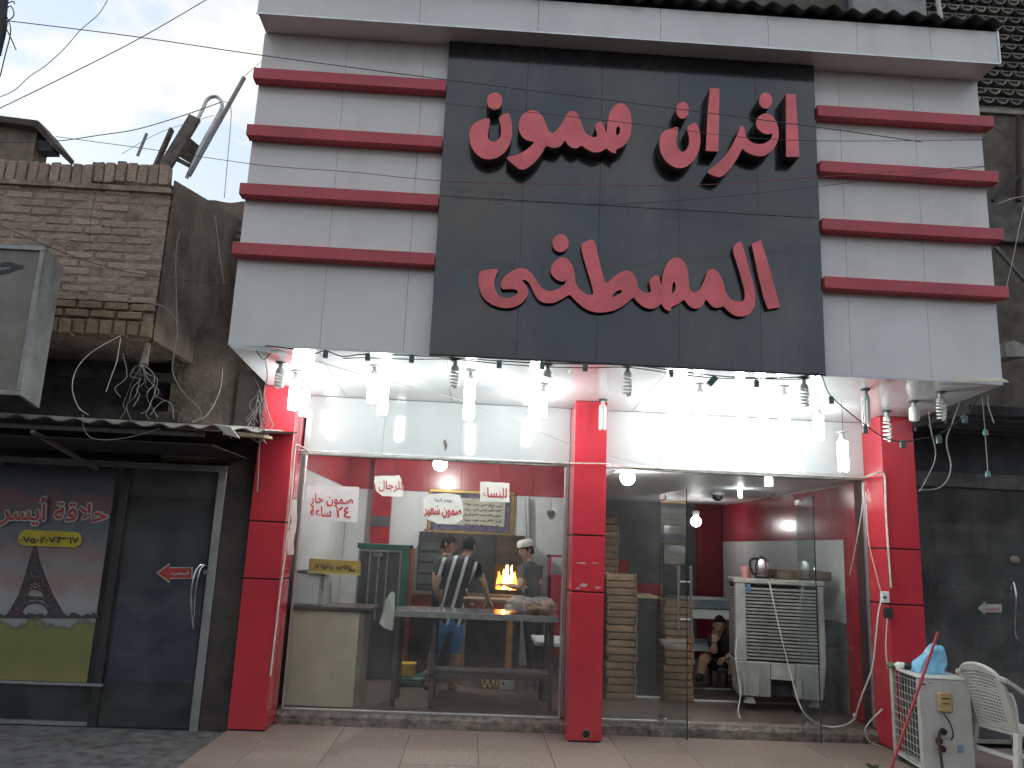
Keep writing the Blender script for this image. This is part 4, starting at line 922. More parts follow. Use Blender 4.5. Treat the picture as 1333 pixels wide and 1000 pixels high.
cable('cooler_cord', [PY(*p) for p in ((1124, 632, 7.75), (1121, 670, 7.75), (1112, 720, 7.85), (1106, 748, 7.95))], .005, M_cablewht, 'thin white cord hanging behind the fixed pane right of the cooler', 'cable')
cable('cooler_cord', [PY(*p) for p in ((959, 830, 8.3), (958, 860, 8.25), (964, 900, 8.2), (961, 925, 8.15), (966, 938, 8.1), (980, 943, 8.0))], .006, M_cablewht, 'white cord trailing from the cooler left side onto the threshold', 'cable')
cable('socket_cord', [PY(*p) for p in ((1155, 805, 7.37), (1153, 840, 7.37), (1155, 870, 7.35))], .006, M_cablewht, 'pale cord from the black adapter down to the outdoor unit', 'cable')
cable('socket_cord', [PY(*p) for p in ((1127, 640, 7.40), (1130, 700, 7.40), (1140, 745, 7.40), (1147, 772, 7.39))], .005, M_cablewht, 'thin pale cord slanting down the right pillar edge into the socket', 'cable')
cable('coiled_cord', [PY(*p) for p in ((1149, 923, 7.1), (1132, 940, 7.15), (1126, 952, 7.2), (1132, 965, 7.25), (1145, 972, 7.3))], .007, M_cablewht, 'pale cord curling on the forecourt beside the outdoor unit', 'cable')

# ================================================================== OVERHEAD WIRES
def ow(pts, Y, label, m=mat('wire_weathered', (.06, .058, .06), .7), r=.006): cable('overhead_wire', [PY(p[0], p[1], p[2] if len(p) > 2 else Y) for p in pts], r*.62, m, label, 'wire', n=5, sm=8)
ow([(-20, 23), (9, 27), (170, 47), (340, 72), (581, 104), (820, 134), (1059, 165), (1200, 185)], 5.2, 'black wire from the picture edge sky across the sign top lettering', r=.0055)
ow([(581, 135), (800, 158), (1012, 182), (1290, 182)], 5.4, 'thin black wire crossing the sign below the top wire', r=.004)
ow([(73, 178), (200, 195), (340, 215), (455, 224), (568, 235), (677, 239), (900, 241), (1063, 231), (1285, 216)], 5.3, 'thin reddish wire sagging across the middle of the sign', M_cablered, r=.004)
ow([(591, 258), (786, 266), (930, 257), (1063, 243), (1300, 215)], 5.4, 'thin black wire sagging at the joint between the sign rows', r=.004)
ow([(150, -20), (140, 0), (128, 19), (105, 39), (85, 62), (60, 85), (38, 100), (15, 120), (-20, 132)], 5.0, 'wavy wire curving down through the sky at the picture edge', r=.004)
ow([(300, -20), (268, 0), (180, 51), (90, 97), (0, 141), (-20, 150)], 5.0, 'straight wire slanting through the sky above the roof hut', r=.005)
ow([(-20, 186), (70, 184), (130, 176), (180, 168), (240, 150), (288, 133)], 6.9, 'wire running from the roof hut to the bed frame hoop', r=.007)
ow([(290, 132), (298, 136), (301, 150), (297, 200), (292, 258)], 7.2, 'wire dropping from the bed frame to the set-back wall', M_cablegry, r=.006)
ow([(159, 200), (210, 172), (279, 150)], 7.0, 'faint wire rising from the parapet to the bed frame hoop', M_cablegry, r=.004)
ow([(317, 100), (345, 76)], 6.6, 'short wire from the bed rail to the cornice corner', M_cablegry, r=.004)
ow([(-20, 285), (0, 293), (60, 320), (130, 345), (200, 360), (300, 371)], 6.3, 'brown wire slanting across the brick wall behind the sign box', mat('cable_brown', (.10, .06, .04), .7), r=.006)
ow([(127, 230), (125, 250), (118, 285), (117, 330)], 6.55, 'thin black wire hanging down the brick wall face', r=.004)
ow([(1291, 165), (1340, 195)], 7.9, 'wire slanting off the top right red stripe bar', r=.006)
ow([(1336, 255), (1326, 300), (1318, 340), (1310, 374)], 7.6, 'pale wire arching down beside the right stripe bars', M_cablewht, r=.006)
ow([(1300, 265), (1320, 258), (1345, 254)], 7.8, 'pale sagging wire on the brown wall beside the stripe bars', M_cablewht, r=.007)
tb = thing('cable_bundle', 'frayed dark cable bundle hanging at the top left picture corner', 'cable', tuple(PY(2, 20, 5.0)))
cable('bundle', [PY(6, -20, 5), PY(3, 5, 5), PY(0, 40, 5), PY(-6, 70, 5)], .035, M_cableblk, parent=tb, n=8)
for k, l in enumerate((((4, 15), (14, 8), (18, 20), (9, 28)), ((3, 28), (12, 45), (21, 65)), ((8, 20), (14, 40), (6, 75), (0, 100)), ((10, 27), (6, 50), (0, 72)), ((2, 8), (16, 2), (19, 5)))):
    cable('strand', [PY(x, y, 5) for x, y in l], .004, M_cableblk, parent=tb)

# tangle of old wiring over the awning
tg = thing('wire_tangle', 'tangle of grey wires dangling from a bracket above the awning', 'wires', tuple(PY(190, 480, 6.4)))
MB().tube([PY(193, 448, 6.55), PY(189, 465, 6.5), PY(187, 476, 6.45)], [.02, .03, .035], 8).build('bracket', M_plast, tg, True)
rg = random.Random(11)
for k in range(13):
    x0, y0 = 187+rg.uniform(-5, 8), 474+rg.uniform(-4, 6); l = [(x0, y0)]
    for q in range(5): l.append((l[-1][0]+rg.uniform(-14, 14), l[-1][1]+rg.uniform(2, 22)))
    cable('strand', [PY(x, min(y, 548), 6.4+rg.uniform(-.06, .06)) for x, y in l], rg.choice((.0016, .0022, .003)), rg.choice((M_cablegry, M_cablegry, M_cableblk, M_cablewht)), parent=tg)
for k, l in enumerate((((157, 437), (120, 458), (100, 480), (94, 505), (102, 530), (115, 540)), ((183, 404), (205, 397), (225, 410), (231, 430), (226, 465), (225, 485), (238, 510), (258, 530), (262, 542), (250, 548)), ((231, 440), (229, 330), (235, 300)), ((157, 440), (152, 470), (145, 490), (138, 510)), ((160, 460), (165, 490), (150, 505), (157, 517)), ((108, 540), (110, 560), (125, 572), (165, 570), (208, 558)), ((290, 480), (286, 510), (270, 540), (250, 550)), ((196, 540), (205, 528), (215, 522), (224, 528), (226, 545)), ((280, 280), (286, 330), (292, 370)))):
    cable('strand', [PY(x, y, 6.35) for x, y in l], .0035, M_cablegry if k % 3 else M_cablewht, parent=tg)
t2 = thing('flex_coil', 'pale loose flex coiled at the awning end by the left pillar', 'wires', tuple(PY(340, 540, 6.3)))
for k in range(9):
    rg2 = random.Random(k); l = [(338+rg2.uniform(-4, 8), 512+rg2.uniform(-6, 10))]
    for q in range(4): l.append((l[-1][0]+rg2.uniform(-10, 8), l[-1][1]+rg2.uniform(6, 18)))
    cable('strand', [PY(x, y, 6.6) for x, y in l], .005, M_cablewht if k % 2 else M_cablegry, parent=t2)
cable('strand', [PY(x, y, 6.6) for x, y in ((345, 470), (348, 490), (344, 515), (352, 545), (355, 555), (340, 575), (330, 572))], .005, M_cablewht, parent=t2)
cable('strand', [PY(x, y, 6.6) for x, y in ((330, 490), (342, 520), (338, 580), (335, 640))], .004, M_cablegry, parent=t2)

# ================================================================== PEOPLE
M_skin = mat('skin', (.36, .21, .145), .55, var=.06)
M_hair = mat('hair', (.012, .01, .009), .8, spec=.12, var=.2, scale=60, bump=.5, bscale=150)
def stripe_mat():
    m = bpy.data.materials.new('striped_shirt'); m.use_nodes = True; t = m.node_tree; N = t.nodes.new; L = t.links.new; b = t.nodes['Principled BSDF']
    g = N('ShaderNodeNewGeometry'); mp_ = N('ShaderNodeMapping'); mp_.inputs['Rotation'].default_value = (0, R(-14), 0); L(g.outputs['Position'], mp_.inputs[0])
    wv = N('ShaderNodeTexWave'); wv.bands_direction = 'X'; wv.inputs['Scale'].default_value = 2.6; wv.inputs['Distortion'].default_value = .5; wv.inputs['Detail'].default_value = 1; L(mp_.outputs[0], wv.inputs[0])
    r = N('ShaderNodeValToRGB'); r.color_ramp.interpolation = 'CONSTANT'; r.color_ramp.elements[0].color = (.014, .013, .014, 1); r.color_ramp.elements[1].position = .80; r.color_ramp.elements[1].color = (.42, .42, .43, 1)
    L(wv.outputs['Fac'], r.inputs[0]); L(r.outputs[0], b.inputs['Base Color']); b.inputs['Roughness'].default_value = .85; return m
def skin_mesh(verts, edges, rad, root):
    me = bpy.data.meshes.new('tmp'); me.from_pydata([tuple(v) for v in verts], edges, []); o = bpy.data.objects.new('tmp', me); COL.objects.link(o)
    o.modifiers.new('s', 'SKIN'); 
    if not me.skin_vertices: 
        bm = bmesh.new(); bm.from_mesh(me); bm.verts.layers.skin.verify(); bm.to_mesh(me); bm.free()
    for i, sv in enumerate(me.skin_vertices[0].data):
        r_ = rad[i]; sv.radius = r_ if isinstance(r_, tuple) else (r_, r_); sv.use_root = (i == root)
    s2 = o.modifiers.new('u', 'SUBSURF'); s2.levels = 1; s2.render_levels = 1
    dg = bpy.context.evaluated_depsgraph_get(); dg.update(); r_ = bpy.data.meshes.new_from_object(o.evaluated_get(dg)); bpy.data.objects.remove(o); return r_
def hand(mb, wrist, direction, palm_n, s=1.0, curl=.5, mi=0):
    d = Vector(direction).normalized(); n = Vector(palm_n); n = (n-d*n.dot(d)).normalized(); side = d.cross(n).normalized()
    w0 = Vector(wrist); p1 = w0+d*.085*s
    mb.hexa([w0-side*.026*s-n*.012*s, w0+side*.026*s-n*.012*s, p1+side*.04*s-n*.011*s, p1-side*.04*s-n*.011*s, w0-side*.026*s+n*.012*s, w0+side*.026*s+n*.012*s, p1+side*.04*s+n*.011*s, p1-side*.04*s+n*.011*s], mi)
    for k, ln in enumerate((.062, .072, .068, .052)):
        b = p1+side*(.03-.02*k)*s; a1 = b+(d*math.cos(curl*.5)+n*math.sin(curl*.5))*ln*.5*s; a2 = a1+(d*math.cos(curl*1.4)+n*math.sin(curl*1.4))*ln*.55*s
        mb.tube([b-d*.01*s, a1, a2], [.0092*s, .0085*s, .0065*s], 6, mi)
    b = w0+d*.03*s+side*.026*s; a1 = b+(d*.6+side*.7+n*.3).normalized()*.04*s; a2 = a1+(d*.9+side*.2+n*.4).normalized()*.03*s
    mb.tube([b, a1, a2], [.011*s, .01*s, .007*s], 6, mi)
def person(label, J, face, mats, zone, hair='short', cap=None, fat=1.0, short_pants=True, long_sleeve=False):
    """J: joint name -> point; one continuous skinned body, head and hands fused into the same mesh"""
    T = thing('person', label, 'person', (J['pelvis'].x, J['pelvis'].y, RF))
    names = ['pelvis', 'belly', 'chest', 'neck', 'skull', 'shl', 'ell', 'wrl', 'shr', 'elr', 'wrr', 'hil', 'knl', 'anl', 'tol', 'hir', 'knr', 'anr', 'tor']
    V = [J[n] for n in names]; ix = {n: i for i, n in enumerate(names)}
    E_ = [('pelvis', 'belly'), ('belly', 'chest'), ('chest', 'neck'), ('neck', 'skull'), ('chest', 'shl'), ('shl', 'ell'), ('ell', 'wrl'), ('chest', 'shr'), ('shr', 'elr'), ('elr', 'wrr'), ('pelvis', 'hil'), ('hil', 'knl'), ('knl', 'anl'), ('anl', 'tol'), ('pelvis', 'hir'), ('hir', 'knr'), ('knr', 'anr'), ('anr', 'tor')]
    rad = {'pelvis': (.125, .15), 'belly': (.115, .14), 'chest': (.12, .16), 'neck': .055, 'skull': .06, 'shl': .068, 'ell': .042, 'wrl': .03, 'shr': .068, 'elr': .042, 'wrr': .03, 'hil': .088, 'knl': .06, 'anl': .042, 'tol': .038, 'hir': .088, 'knr': .06, 'anr': .042, 'tor': .038}
    rr = [tuple(q*fat for q in rad[n]) if isinstance(rad[n], tuple) else rad[n]*(fat if n not in ('wrl', 'wrr') else 1) for n in names]
    me = skin_mesh(V, [(ix[a], ix[b]) for a, b in E_], rr, 0)
    segs = []
    for a, b in E_:
        if b in ('skull',) or a == 'neck': z_ = 0
        elif b in ('ell', 'elr') or a == 'chest' or b in ('belly', 'chest') or a in ('shl_',): z_ = 1
        elif b in ('wrl', 'wrr'): z_ = 1 if long_sleeve else 0
        elif b in ('hil', 'hir') or b in ('knl', 'knr'): z_ = 2
        elif b in ('anl', 'anr'): z_ = 0 if short_pants else 2
        else: z_ = 3
        segs.append((J[a], J[b], z_, b))
    mb = MB(); vs = [v.co.copy() for v in me.vertices]
    fs = [tuple(p.vertices) for p in me.polygons]; ms = []
    for f in fs:
        c = sum((vs[i] for i in f), Vector())/len(f); best = (9e9, 0)
        for (a, b, z_, nm) in segs:
            ab = b-a; t = max(0, min(1, (c-a).dot(ab)/max(1e-6, ab.length_squared))); d = (c-(a+ab*t)).length-(.115 if nm in ('belly', 'chest', 'shl', 'shr') else .07 if nm in ('hil', 'hir', 'knl', 'knr') else .035)*fat
            zz = z_
            if z_ == 1 and nm in ('ell', 'elr') and t > .62 and not long_sleeve: zz = 0
            if z_ == 2 and nm in ('knl', 'knr') and t > .8 and short_pants: zz = 0
            if d < best[0]: best = (d, zz)
        if best[1] == 1 and c.z < J['pelvis'].z-.01 and (c-J['pelvis']).length < .3 and J['knl'].z < J['pelvis'].z-.2: best = (0, 2)
        ms.append(best[1])
    mb.v = [tuple(v) for v in vs]; mb.f = fs; mb.m = ms
    # head
    fd = Vector(face).normalized(); up = Vector((0, 0, 1)); up = (up-fd*up.dot(fd)).normalized(); sd = fd.cross(up)
    hc = J['skull']+up*.055
    def hp_(x, y, z): return hc+sd*x+fd*y+up*z
    nu, nv = 18, 14; hv = []; hf = []
    for i in range(nv+1):
        ph = math.pi*i/nv
        for j in range(nu):
            th = 2*math.pi*j/nu; x, y, z = math.sin(ph)*math.sin(th), math.sin(ph)*math.cos(th), -math.cos(ph)
            kx = .072*(1-.18*max(0, -z)); ky = .092*(1-.1*max(0, -z)); kz = .118
            if y > .75 and -.35 < z < .05: y += .16*(1-abs(x)*3 if abs(x) < .33 else 0)
            if y > .6 and .0 < z < .22 and .15 < abs(x) < .6: y -= .06
            if y > .5 and z < -.7: y += .12
            hv.append(hp_(x*kx, y*ky, z*kz))
    for i in range(nv):
        for j in range(nu): hf.append((i*nu+j, i*nu+(j+1) % nu, (i+1)*nu+(j+1) % nu, (i+1)*nu+j))
    mb.add(hv, hf, 0)
    for s in (-1, 1):
        mb.sphere(hp_(s*.074, -.008, 0), .026, 8, 6, 0, sc=(.45, .8, 1.15))
    dl = (J['wrl']-J['ell']); dr_ = (J['wrr']-J['elr'])
    hand(mb, J['wrl'], dl, Vector((0, 0, -1)) if abs(dl.normalized().z) < .8 else fd, curl=.6)
    hand(mb, J['wrr'], dr_, Vector((0, 0, -1)) if abs(dr_.normalized().z) < .8 else fd, curl=.6)
    body = mb.build('body', mats, T, smooth=True)
    for s in (-1, 1):
        e = MB(); e.sphere(hp_(s*.028, .083, .012), .009, 8, 6); e.build('eye', M_inkblk, T, True)
    e = MB(); e.tube([hp_(-.02, .094, -.058), hp_(0, .099, -.056), hp_(.02, .094, -.058)], .004, 5); e.build('mouth', mat('lips', (.25, .1, .08), .6), T, True)
    # hair shell
    h = MB(); vv = []; ff = []; lo = 7
    for i in range(lo, nv+1):
        ph = math.pi*i/nv
        for j in range(nu):
            th = 2*math.pi*j/nu; x, y, z = math.sin(ph)*math.sin(th), math.sin(ph)*math.cos(th), -math.cos(ph)
            k = 1.1+.05*noise.noise((x*4+label.__len__(), y*4, z*4)); zz = z
            if y < .15 and i == lo: zz = z-.38*min(1, max(0, .15-y)*3)
            if y > .35 and i <= lo+2: zz = max(z, .38); 
            vv.append(hp_(x*.072*k, y*.092*k, zz*.118*(1.08 if z > .3 else 1)))
    for i in range(nv-lo):
        for j in range(nu): ff.append((i*nu+j, i*nu+(j+1) % nu, (i+1)*nu+(j+1) % nu, (i+1)*nu+j))
    h.add(vv, ff); h.build('hair', M_hair, T, True)
    if cap:
        c = MB(); vv = []; ff = []
        prof = [(1.17, .055), (1.2, .075), (1.18, .10), (1.02, .125), (.7, .138), (.02, .142)]
        for (k, z) in prof:
            for j in range(nu): th = 2*math.pi*j/nu; vv.append(hp_(math.sin(th)*.072*k, math.cos(th)*.092*k, z))
        for i in range(len(prof)-1):
            for j in range(nu): ff.append((i*nu+j, i*nu+(j+1) % nu, (i+1)*nu+(j+1) % nu, (i+1)*nu+j))
        c.add(vv, ff); c.build('cap', [cap], T, True)
    return T
M_shoe = mat('sandal', (.03, .025, .022), .7); M_blue = mat('blue_shorts', (.05, .16, .30), .8); M_dkpant = mat('dark_trousers', (.025, .025, .03), .85); M_grey = mat('charcoal_shirt', (.06, .058, .06), .85, var=.2); M_dk = mat('black_shirt', (.022, .022, .026), .85)
V3 = Vector
def P(x, y, Y): return PY(x, y, Y)
J = {'pelvis': P(588, 808, 9.05), 'belly': P(590, 778, 9.06), 'chest': P(596, 742, 9.12), 'neck': P(605, 726, 9.2), 'skull': P(609, 718, 9.26),
     'shl': P(576, 733, 9.1), 'ell': P(566, 765, 9.0), 'wrl': P(576, 786, 9.2), 'shr': P(618, 738, 9.15), 'elr': P(630, 760, 9.2), 'wrr': P(636, 783, 9.35),
     'hil': P(576, 816, 9.04), 'knl': P(564, 855, 9.0), 'anl': P(558, 893, 9.05), 'tol': P(554, 896, 9.2), 'hir': P(598, 817, 9.06), 'knr': P(592, 857, 9.0), 'anr': P(586, 894, 9.06), 'tor': P(590, 897, 9.2)}
person('person in a black and white striped shirt and blue shorts, seen from behind', J, (.35, .9, -.15), [M_skin, stripe_mat(), M_blue, M_shoe], None)
J = {'pelvis': P(575, 803, 9.75), 'belly': P(577, 775, 9.75), 'chest': P(579, 741, 9.75), 'neck': P(582, 723, 9.75), 'skull': P(583, 716, 9.76),
     'shl': P(570, 733, 9.62), 'ell': P(566, 757, 9.55), 'wrl': P(572, 779, 9.7), 'shr': P(592, 733, 9.9), 'elr': P(600, 756, 9.95), 'wrr': P(608, 775, 10.0),
     'hil': P(570, 812, 9.68), 'knl': P(570, 845, 9.66), 'anl': P(570, 877, 9.68), 'tol': P(575, 880, 9.7), 'hir': P(582, 812, 9.83), 'knr': P(582, 845, 9.82), 'anr': P(582, 877, 9.84), 'tor': P(588, 880, 9.86)}
person('bareheaded person in dark shirt standing just behind the striped shirt', J, (.9, -.25, -.1), [M_skin, M_dk, M_dkpant, M_shoe], None, short_pants=False)
J = {'pelvis': P(694, 802, 10.0), 'belly': P(693, 776, 10.0), 'chest': P(689, 748, 10.0), 'neck': P(687, 731, 10.0), 'skull': P(686, 723, 9.99),
     'shl': P(680, 741, 9.85), 'ell': P(677, 765, 9.75), 'wrl': P(660, 762, 9.8), 'shr': P(700, 742, 10.1), 'elr': P(702, 766, 10.0), 'wrr': P(684, 764, 9.85),
     'hil': P(689, 812, 9.92), 'knl': P(690, 845, 9.92), 'anl': P(690, 880, 9.95), 'tol': P(684, 882, 9.95), 'hir': P(699, 812, 10.08), 'knr': P(700, 845, 10.08), 'anr': P(700, 880, 10.1), 'tor': P(694, 882, 10.1)}
person('person in a white cap and charcoal T-shirt working beside the oven fire', J, (-.9, -.35, -.2), [M_skin, M_grey, M_dkpant, M_shoe], None, cap=mat('cap_white', (.6, .58, .54), .8), short_pants=False)
J = {'pelvis': P(942, 862, 9.9), 'belly': P(942, 850, 9.88), 'chest': P(940, 836, 9.84), 'neck': P(938, 826, 9.8), 'skull': P(937, 821, 9.78),
     'shl': P(929, 834, 9.75), 'ell': P(929, 850, 9.6), 'wrl': P(930, 836, 9.62), 'shr': P(953, 834, 9.8), 'elr': P(957, 850, 9.65), 'wrr': P(944, 857, 9.5),
     'hil': P(933, 864, 9.84), 'knl': P(916, 856, 9.55), 'anl': P(912, 881, 9.5), 'tol': P(908, 884, 9.36), 'hir': P(948, 864, 9.84), 'knr': P(954, 858, 9.52), 'anr': P(953, 882, 9.5), 'tor': P(950, 885, 9.36)}
person('person in dark clothes crouching on a low seat behind the tray stacks', J, (-.25, -.95, .05), [M_skin, M_dk, M_dkpant, M_shoe], None, fat=1.15)

# ================================================================== BAKERY CONTENTS
# low seat of the crouching person
st = thing('low_stool', 'dark low seat under the crouching person', 'stool', (P(941, 872, 9.9).x, 9.9, RF))
MB().box(P(929, 870, 9.9).x, P(955, 870, 9.9).x, 9.72, 10.15, .30, .36).build('seat', M_idark, st, bevel=.01)
for sx in (931, 953):
    for Y in (9.76, 10.1): q = P(sx, 870, 9.9); MB().box(q.x-.02, q.x+.02, Y-.02, Y+.02, RF, .30).build('leg', M_idark, st)
# beige counter with dark top
ct = thing('counter', 'beige sided counter with dark top behind the shop window', 'counter', (-1.35, 8.1, RF))
M_beige = mat('beige_laminate', (.55, .47, .34), .45, var=.06, scale=3, dirt_refl=.2, dirt_refl_col=(.25, .22, .17))
MB().box(-1.69, -1.045, 7.95, 8.45, RF, .985).build('body', M_beige, ct, bevel=.004)
MB().box(-1.044, -1.0, 7.945, 8.45, RF, .985).build('corner_post', mat('beige_dark', (.22, .2, .15), .5), ct, bevel=.003)
MB().box(-1.70, -.93, 7.92, 8.5, .99, 1.025).build('top', mat('counter_top', (.07, .055, .048), .4), ct, bevel=.004)
wb = thing('white_cabinet', 'small white cabinet with a handle standing on the counter', 'cabinet', (-1.59, 8.1, 1.026))
MB().box(-1.705, -1.48, 8.08, 8.35, 1.027, 1.325).build('body', mat('white_board', (.6, .59, .57), .5, var=.04), wb, bevel=.004)
MB().box(-1.476, -1.43, 8.08, 8.35, 1.027, 1.30).build('side', mat('grey_board', (.4, .39, .37), .5), wb)
MB().tube([(-1.445, 8.07, 1.17), (-1.445, 8.05, 1.19), (-1.445, 8.05, 1.27), (-1.445, 8.07, 1.29)], .006, 6).build('handle', M_idark, wb, True)
MB().box(-1.72, -1.40, 8.07, 8.36, 1.327, 1.345).build('top', M_idark, wb, bevel=.003)
yb = thing('yellow_placard', 'long yellow placard with black handwriting on the white cabinet', 'placard', tuple(P(435, 746, 8.05)))
c = [P(401, 745, 8.05), P(468, 748, 8.05), P(469, 731, 8.05), P(403, 727, 8.05)]
MB().poly(c, (0, .05, 0)).build('board', mat('yellow_card', (.52, .33, .06), .6, var=.12, scale=8), yb, bevel=.002)
MB().poly([P(400, 746, 8.045), P(468, 749, 8.045), P(468, 747, 8.045), P(400, 743.5, 8.045)], (0, .06, 0)).build('edge', mat('yellow_edge', (.6, .5, .14), .5), yb)
squiggle('handwriting', P(408, 737, 8.047), P(464, 741, 8.047), .06, M_inkblk, yb, 4, .0032, 6)
MB().bar((-1.12, 8.1, 1.03), P(467, 748, 8.08), .01, .01).build('leg', M_aludull, yb)
# notices stuck on the window
def notice(name, label, outline, Y=W-.002, m=M_paper):
    xs_ = [p[0] for p in outline]; ys_ = [p[1] for p in outline]
    T = thing(name, label, 'notice', tuple(P(sum(xs_)/len(xs_), max(ys_), Y)))
    MB().poly([P(x, y, Y) for x, y in outline], (0, .0015, 0)).build('paper', m, T); return T
def txt(T, s, x0, y0, x1, y1, m, bold=.01, raw=False, Y=W-.003):
    lettering('lettering', s if raw else shape_ar(s), P(x0, y1, Y), P(x1, y1+(x1-x0)*.047, Y), P(x0, y0, Y), m, T, bold, .0012)
def torn(pts, seed, amp=1.0):
    rg_ = random.Random(seed); o = []
    for i in range(len(pts)):
        a = pts[i]; b = pts[(i+1) % len(pts)]
        for k in range(4): t = k/4; o.append((a[0]+(b[0]-a[0])*t+rg_.uniform(-amp, amp)*.6, a[1]+(b[1]-a[1])*t+rg_.uniform(-amp, amp)*.6))
    return o
T = notice('paper_notice', 'white sheet with two lines of red handwritten Arabic on the window corner', [(400, 632), (467.5, 634), (465, 680), (398, 677)], m=mat('pink_paper', (.62, .58, .58), .7, var=.06, scale=6))
txt(T, 'صمون حار', 404, 642, 460, 658, M_inkred, .012); txt(T, '٢٤', 437, 659, 457, 674, M_inkred, .02, True); txt(T, 'ساعة', 404, 658, 431, 672, M_inkred, .02)
T = notice('paper_notice', 'torn white notice with one red word, nearer the beige counter side', torn([(488, 620), (520, 619), (525, 632), (524, 647), (498, 646), (490, 640), (487, 628)], 1))
txt(T, 'للرجال', 493, 625, 524, 640, M_inkred, .01)
T = notice('paper_notice', 'white notice with one red word over the framed picture', torn([(625, 627), (663, 629), (663, 654), (625, 653)], 2, .7))
txt(T, 'للنساء', 628, 634, 660, 648, M_inkred, .015)
T = notice('paper_notice', 'rounded torn white notice with black and red lines below the globe lamp', torn([(551, 650), (560, 643), (585, 642), (599, 645), (603, 660), (602, 676), (594, 682), (570, 682), (556, 676), (551, 664)], 3, .5))
txt(T, 'يوجد لدينا', 566, 647, 588, 654, M_inkblk, .0); txt(T, 'صمون شعير', 552, 657, 601, 673, M_inkred, .025)
T = notice('torn_sticker', 'tall torn white paper scrap on the left pillar inner side', torn([(378, 650), (386, 650), (387, 680), (383, 700), (382, 722), (374, 722), (375, 700), (379, 680)], 5), Y=7.60)
T = notice('torn_sticker', 'small brown scrap stuck on the white transom over the shop window', torn([(577, 575), (580, 572), (583, 580), (580, 587)], 8, 1.2), Y=W-.012, m=M_wood)
T = notice('torn_sticker', 'grey scrap stuck on the white transom over the doorway', torn([(1040, 600), (1044, 597), (1049, 614), (1045, 616)], 9, 1.2), Y=W-.012, m=M_socket)
# display cabinet with green frame and pale bars
gc = thing('green_cabinet', 'green framed display cabinet with pale vertical bars', 'cabinet', (-1.03, 9.7, RF))
M_grn = mat('green_paint', (.03, .13, .10), .5, var=.15)
a, b = P(468, 708, 9.6), P(533, 714, 9.6); zt = a.z
MB().box(a.x, b.x, 9.62, 10.2, RF, zt-.001).build('body', M_idark, gc)
MB().box(a.x-.02, b.x, 9.58, 10.2, zt-.05, zt+.01).build('top_frame', M_grn, gc, bevel=.005)
MB().box(b.x-.075, b.x+.002, 9.58, 9.64, RF, zt-.051).build('side_frame', M_grn, gc, bevel=.004)
MB().box(b.x+.003, b.x+.03, 9.6, 10.2, RF, zt-.03).build('side_frame', mat('rust_side', (.22, .06, .035), .7), gc)
for (x0, x1, z0, z1) in ((a.x, b.x-.08, zt-.085, zt-.055), (a.x, a.x+.02, zt-.85, zt-.086), (b.x-.105, b.x-.08, zt-.85, zt-.086)): MB().box(x0, x1, 9.585, 9.615, z0, z1).build('pale_frame', M_aludull, gc)
for t in (.25, .45, .65): q = a.x+(b.x-.08-a.x)*t; MB().box(q, q+.018, 9.59, 9.615, zt-.85, zt-.086).build('bar', M_aludull, gc)
tag(MB().sphere(P(492, 722, 9.7), .1, 14, 10, sc=(1.3, 1, .6)).build('pale_bowl', M_aludull, None, True), 'pale upturned bowl behind the green cabinet bars', 'bowl')
# steel topped serving table
tb_ = thing('serving_table', 'steel topped serving table with dark legs along the shop window', 'table', (.08, 8.2, RF))
a, b = P(513, 792, 8.02), P(727, 801, 8.02)
M_tleg = mat('table_iron', (.07, .05, .045), .6, var=.2)
MB().box(a.x, b.x, 8.0, 8.62, .985, 1.012).build('top', M_steel, tb_, bevel=.004)
MB().box(a.x, b.x, 7.985, 7.999, .955, 1.012).build('apron', M_aludull, tb_)
for X in (a.x+.02, a.x+.38, b.x-.08):
    for Y in (8.04, 8.56): MB().box(X, X+.045, Y, Y+.045, RF, .984).build('leg', M_tleg, tb_, bevel=.003)
MB().box(a.x+.38, b.x-.05, 8.04, 8.075, .40, .43).build('rail', M_tleg, tb_); MB().box(a.x+.38, b.x-.05, 8.1, 8.56, .42, .435).build('shelf', mat('shelf_iron', (.05, .04, .036), .6), tb_)
bg_ = thing('bread_bag', 'clear plastic bags of bread rolls heaped on the serving table', 'bag', tuple(P(690, 798, 8.2)))
M_bread = mat('bread', (.42, .22, .10), .75, col2=(.30, .13, .05), scale=25, bump=.3)
M_film = glass_mat('bag_film', (.95, .92, .9), .12, .30)
rg = random.Random(5)
q0 = P(680, 797, 8.25); 
for k in range(13):
    X = q0.x+rg.uniform(-.13, .27); Y = 8.15+rg.uniform(0, .3); z = 1.045+rg.uniform(0, .07)
    MB().sphere((X, Y, z), .05, 10, 7, sc=(1.3, .8, .62)).build('bread_roll', M_bread, bg_, True)
def crumple(c, sx, sy, sz, seed, nu=22, nv=12, amp=.22):
    m = MB(); vs = []; fs = []
    for i in range(nv+1):
        ph = math.pi*i/nv
        for j in range(nu):
            th = 2*math.pi*j/nu; d = Vector((math.sin(ph)*math.cos(th), math.sin(ph)*math.sin(th), math.cos(ph)))
            k = 1+amp*noise.noise(d*2.3+Vector((seed, 0, 0)))+amp*.6*noise.noise(d*6+Vector((0, seed, 0)))
            vs.append((c[0]+d.x*sx*k, c[1]+d.y*sy*k, max(c[2]-sz*.62, c[2]+d.z*sz*k)))
    for i in range(nv):
        for j in range(nu): fs.append((i*nu+j, i*nu+(j+1) % nu, (i+1)*nu+(j+1) % nu, (i+1)*nu+j))
    return m.add(vs, fs)
for k, (dx, s) in enumerate(((-.02, .17), (.2, .15))): crumple((q0.x+dx, 8.3, 1.075), s, .16, .095, k+2).build('film', M_film, bg_)
hb = thing('hanging_bag', 'white plastic bag hanging from the end of the serving table', 'bag', tuple(P(500, 822, 7.98)))
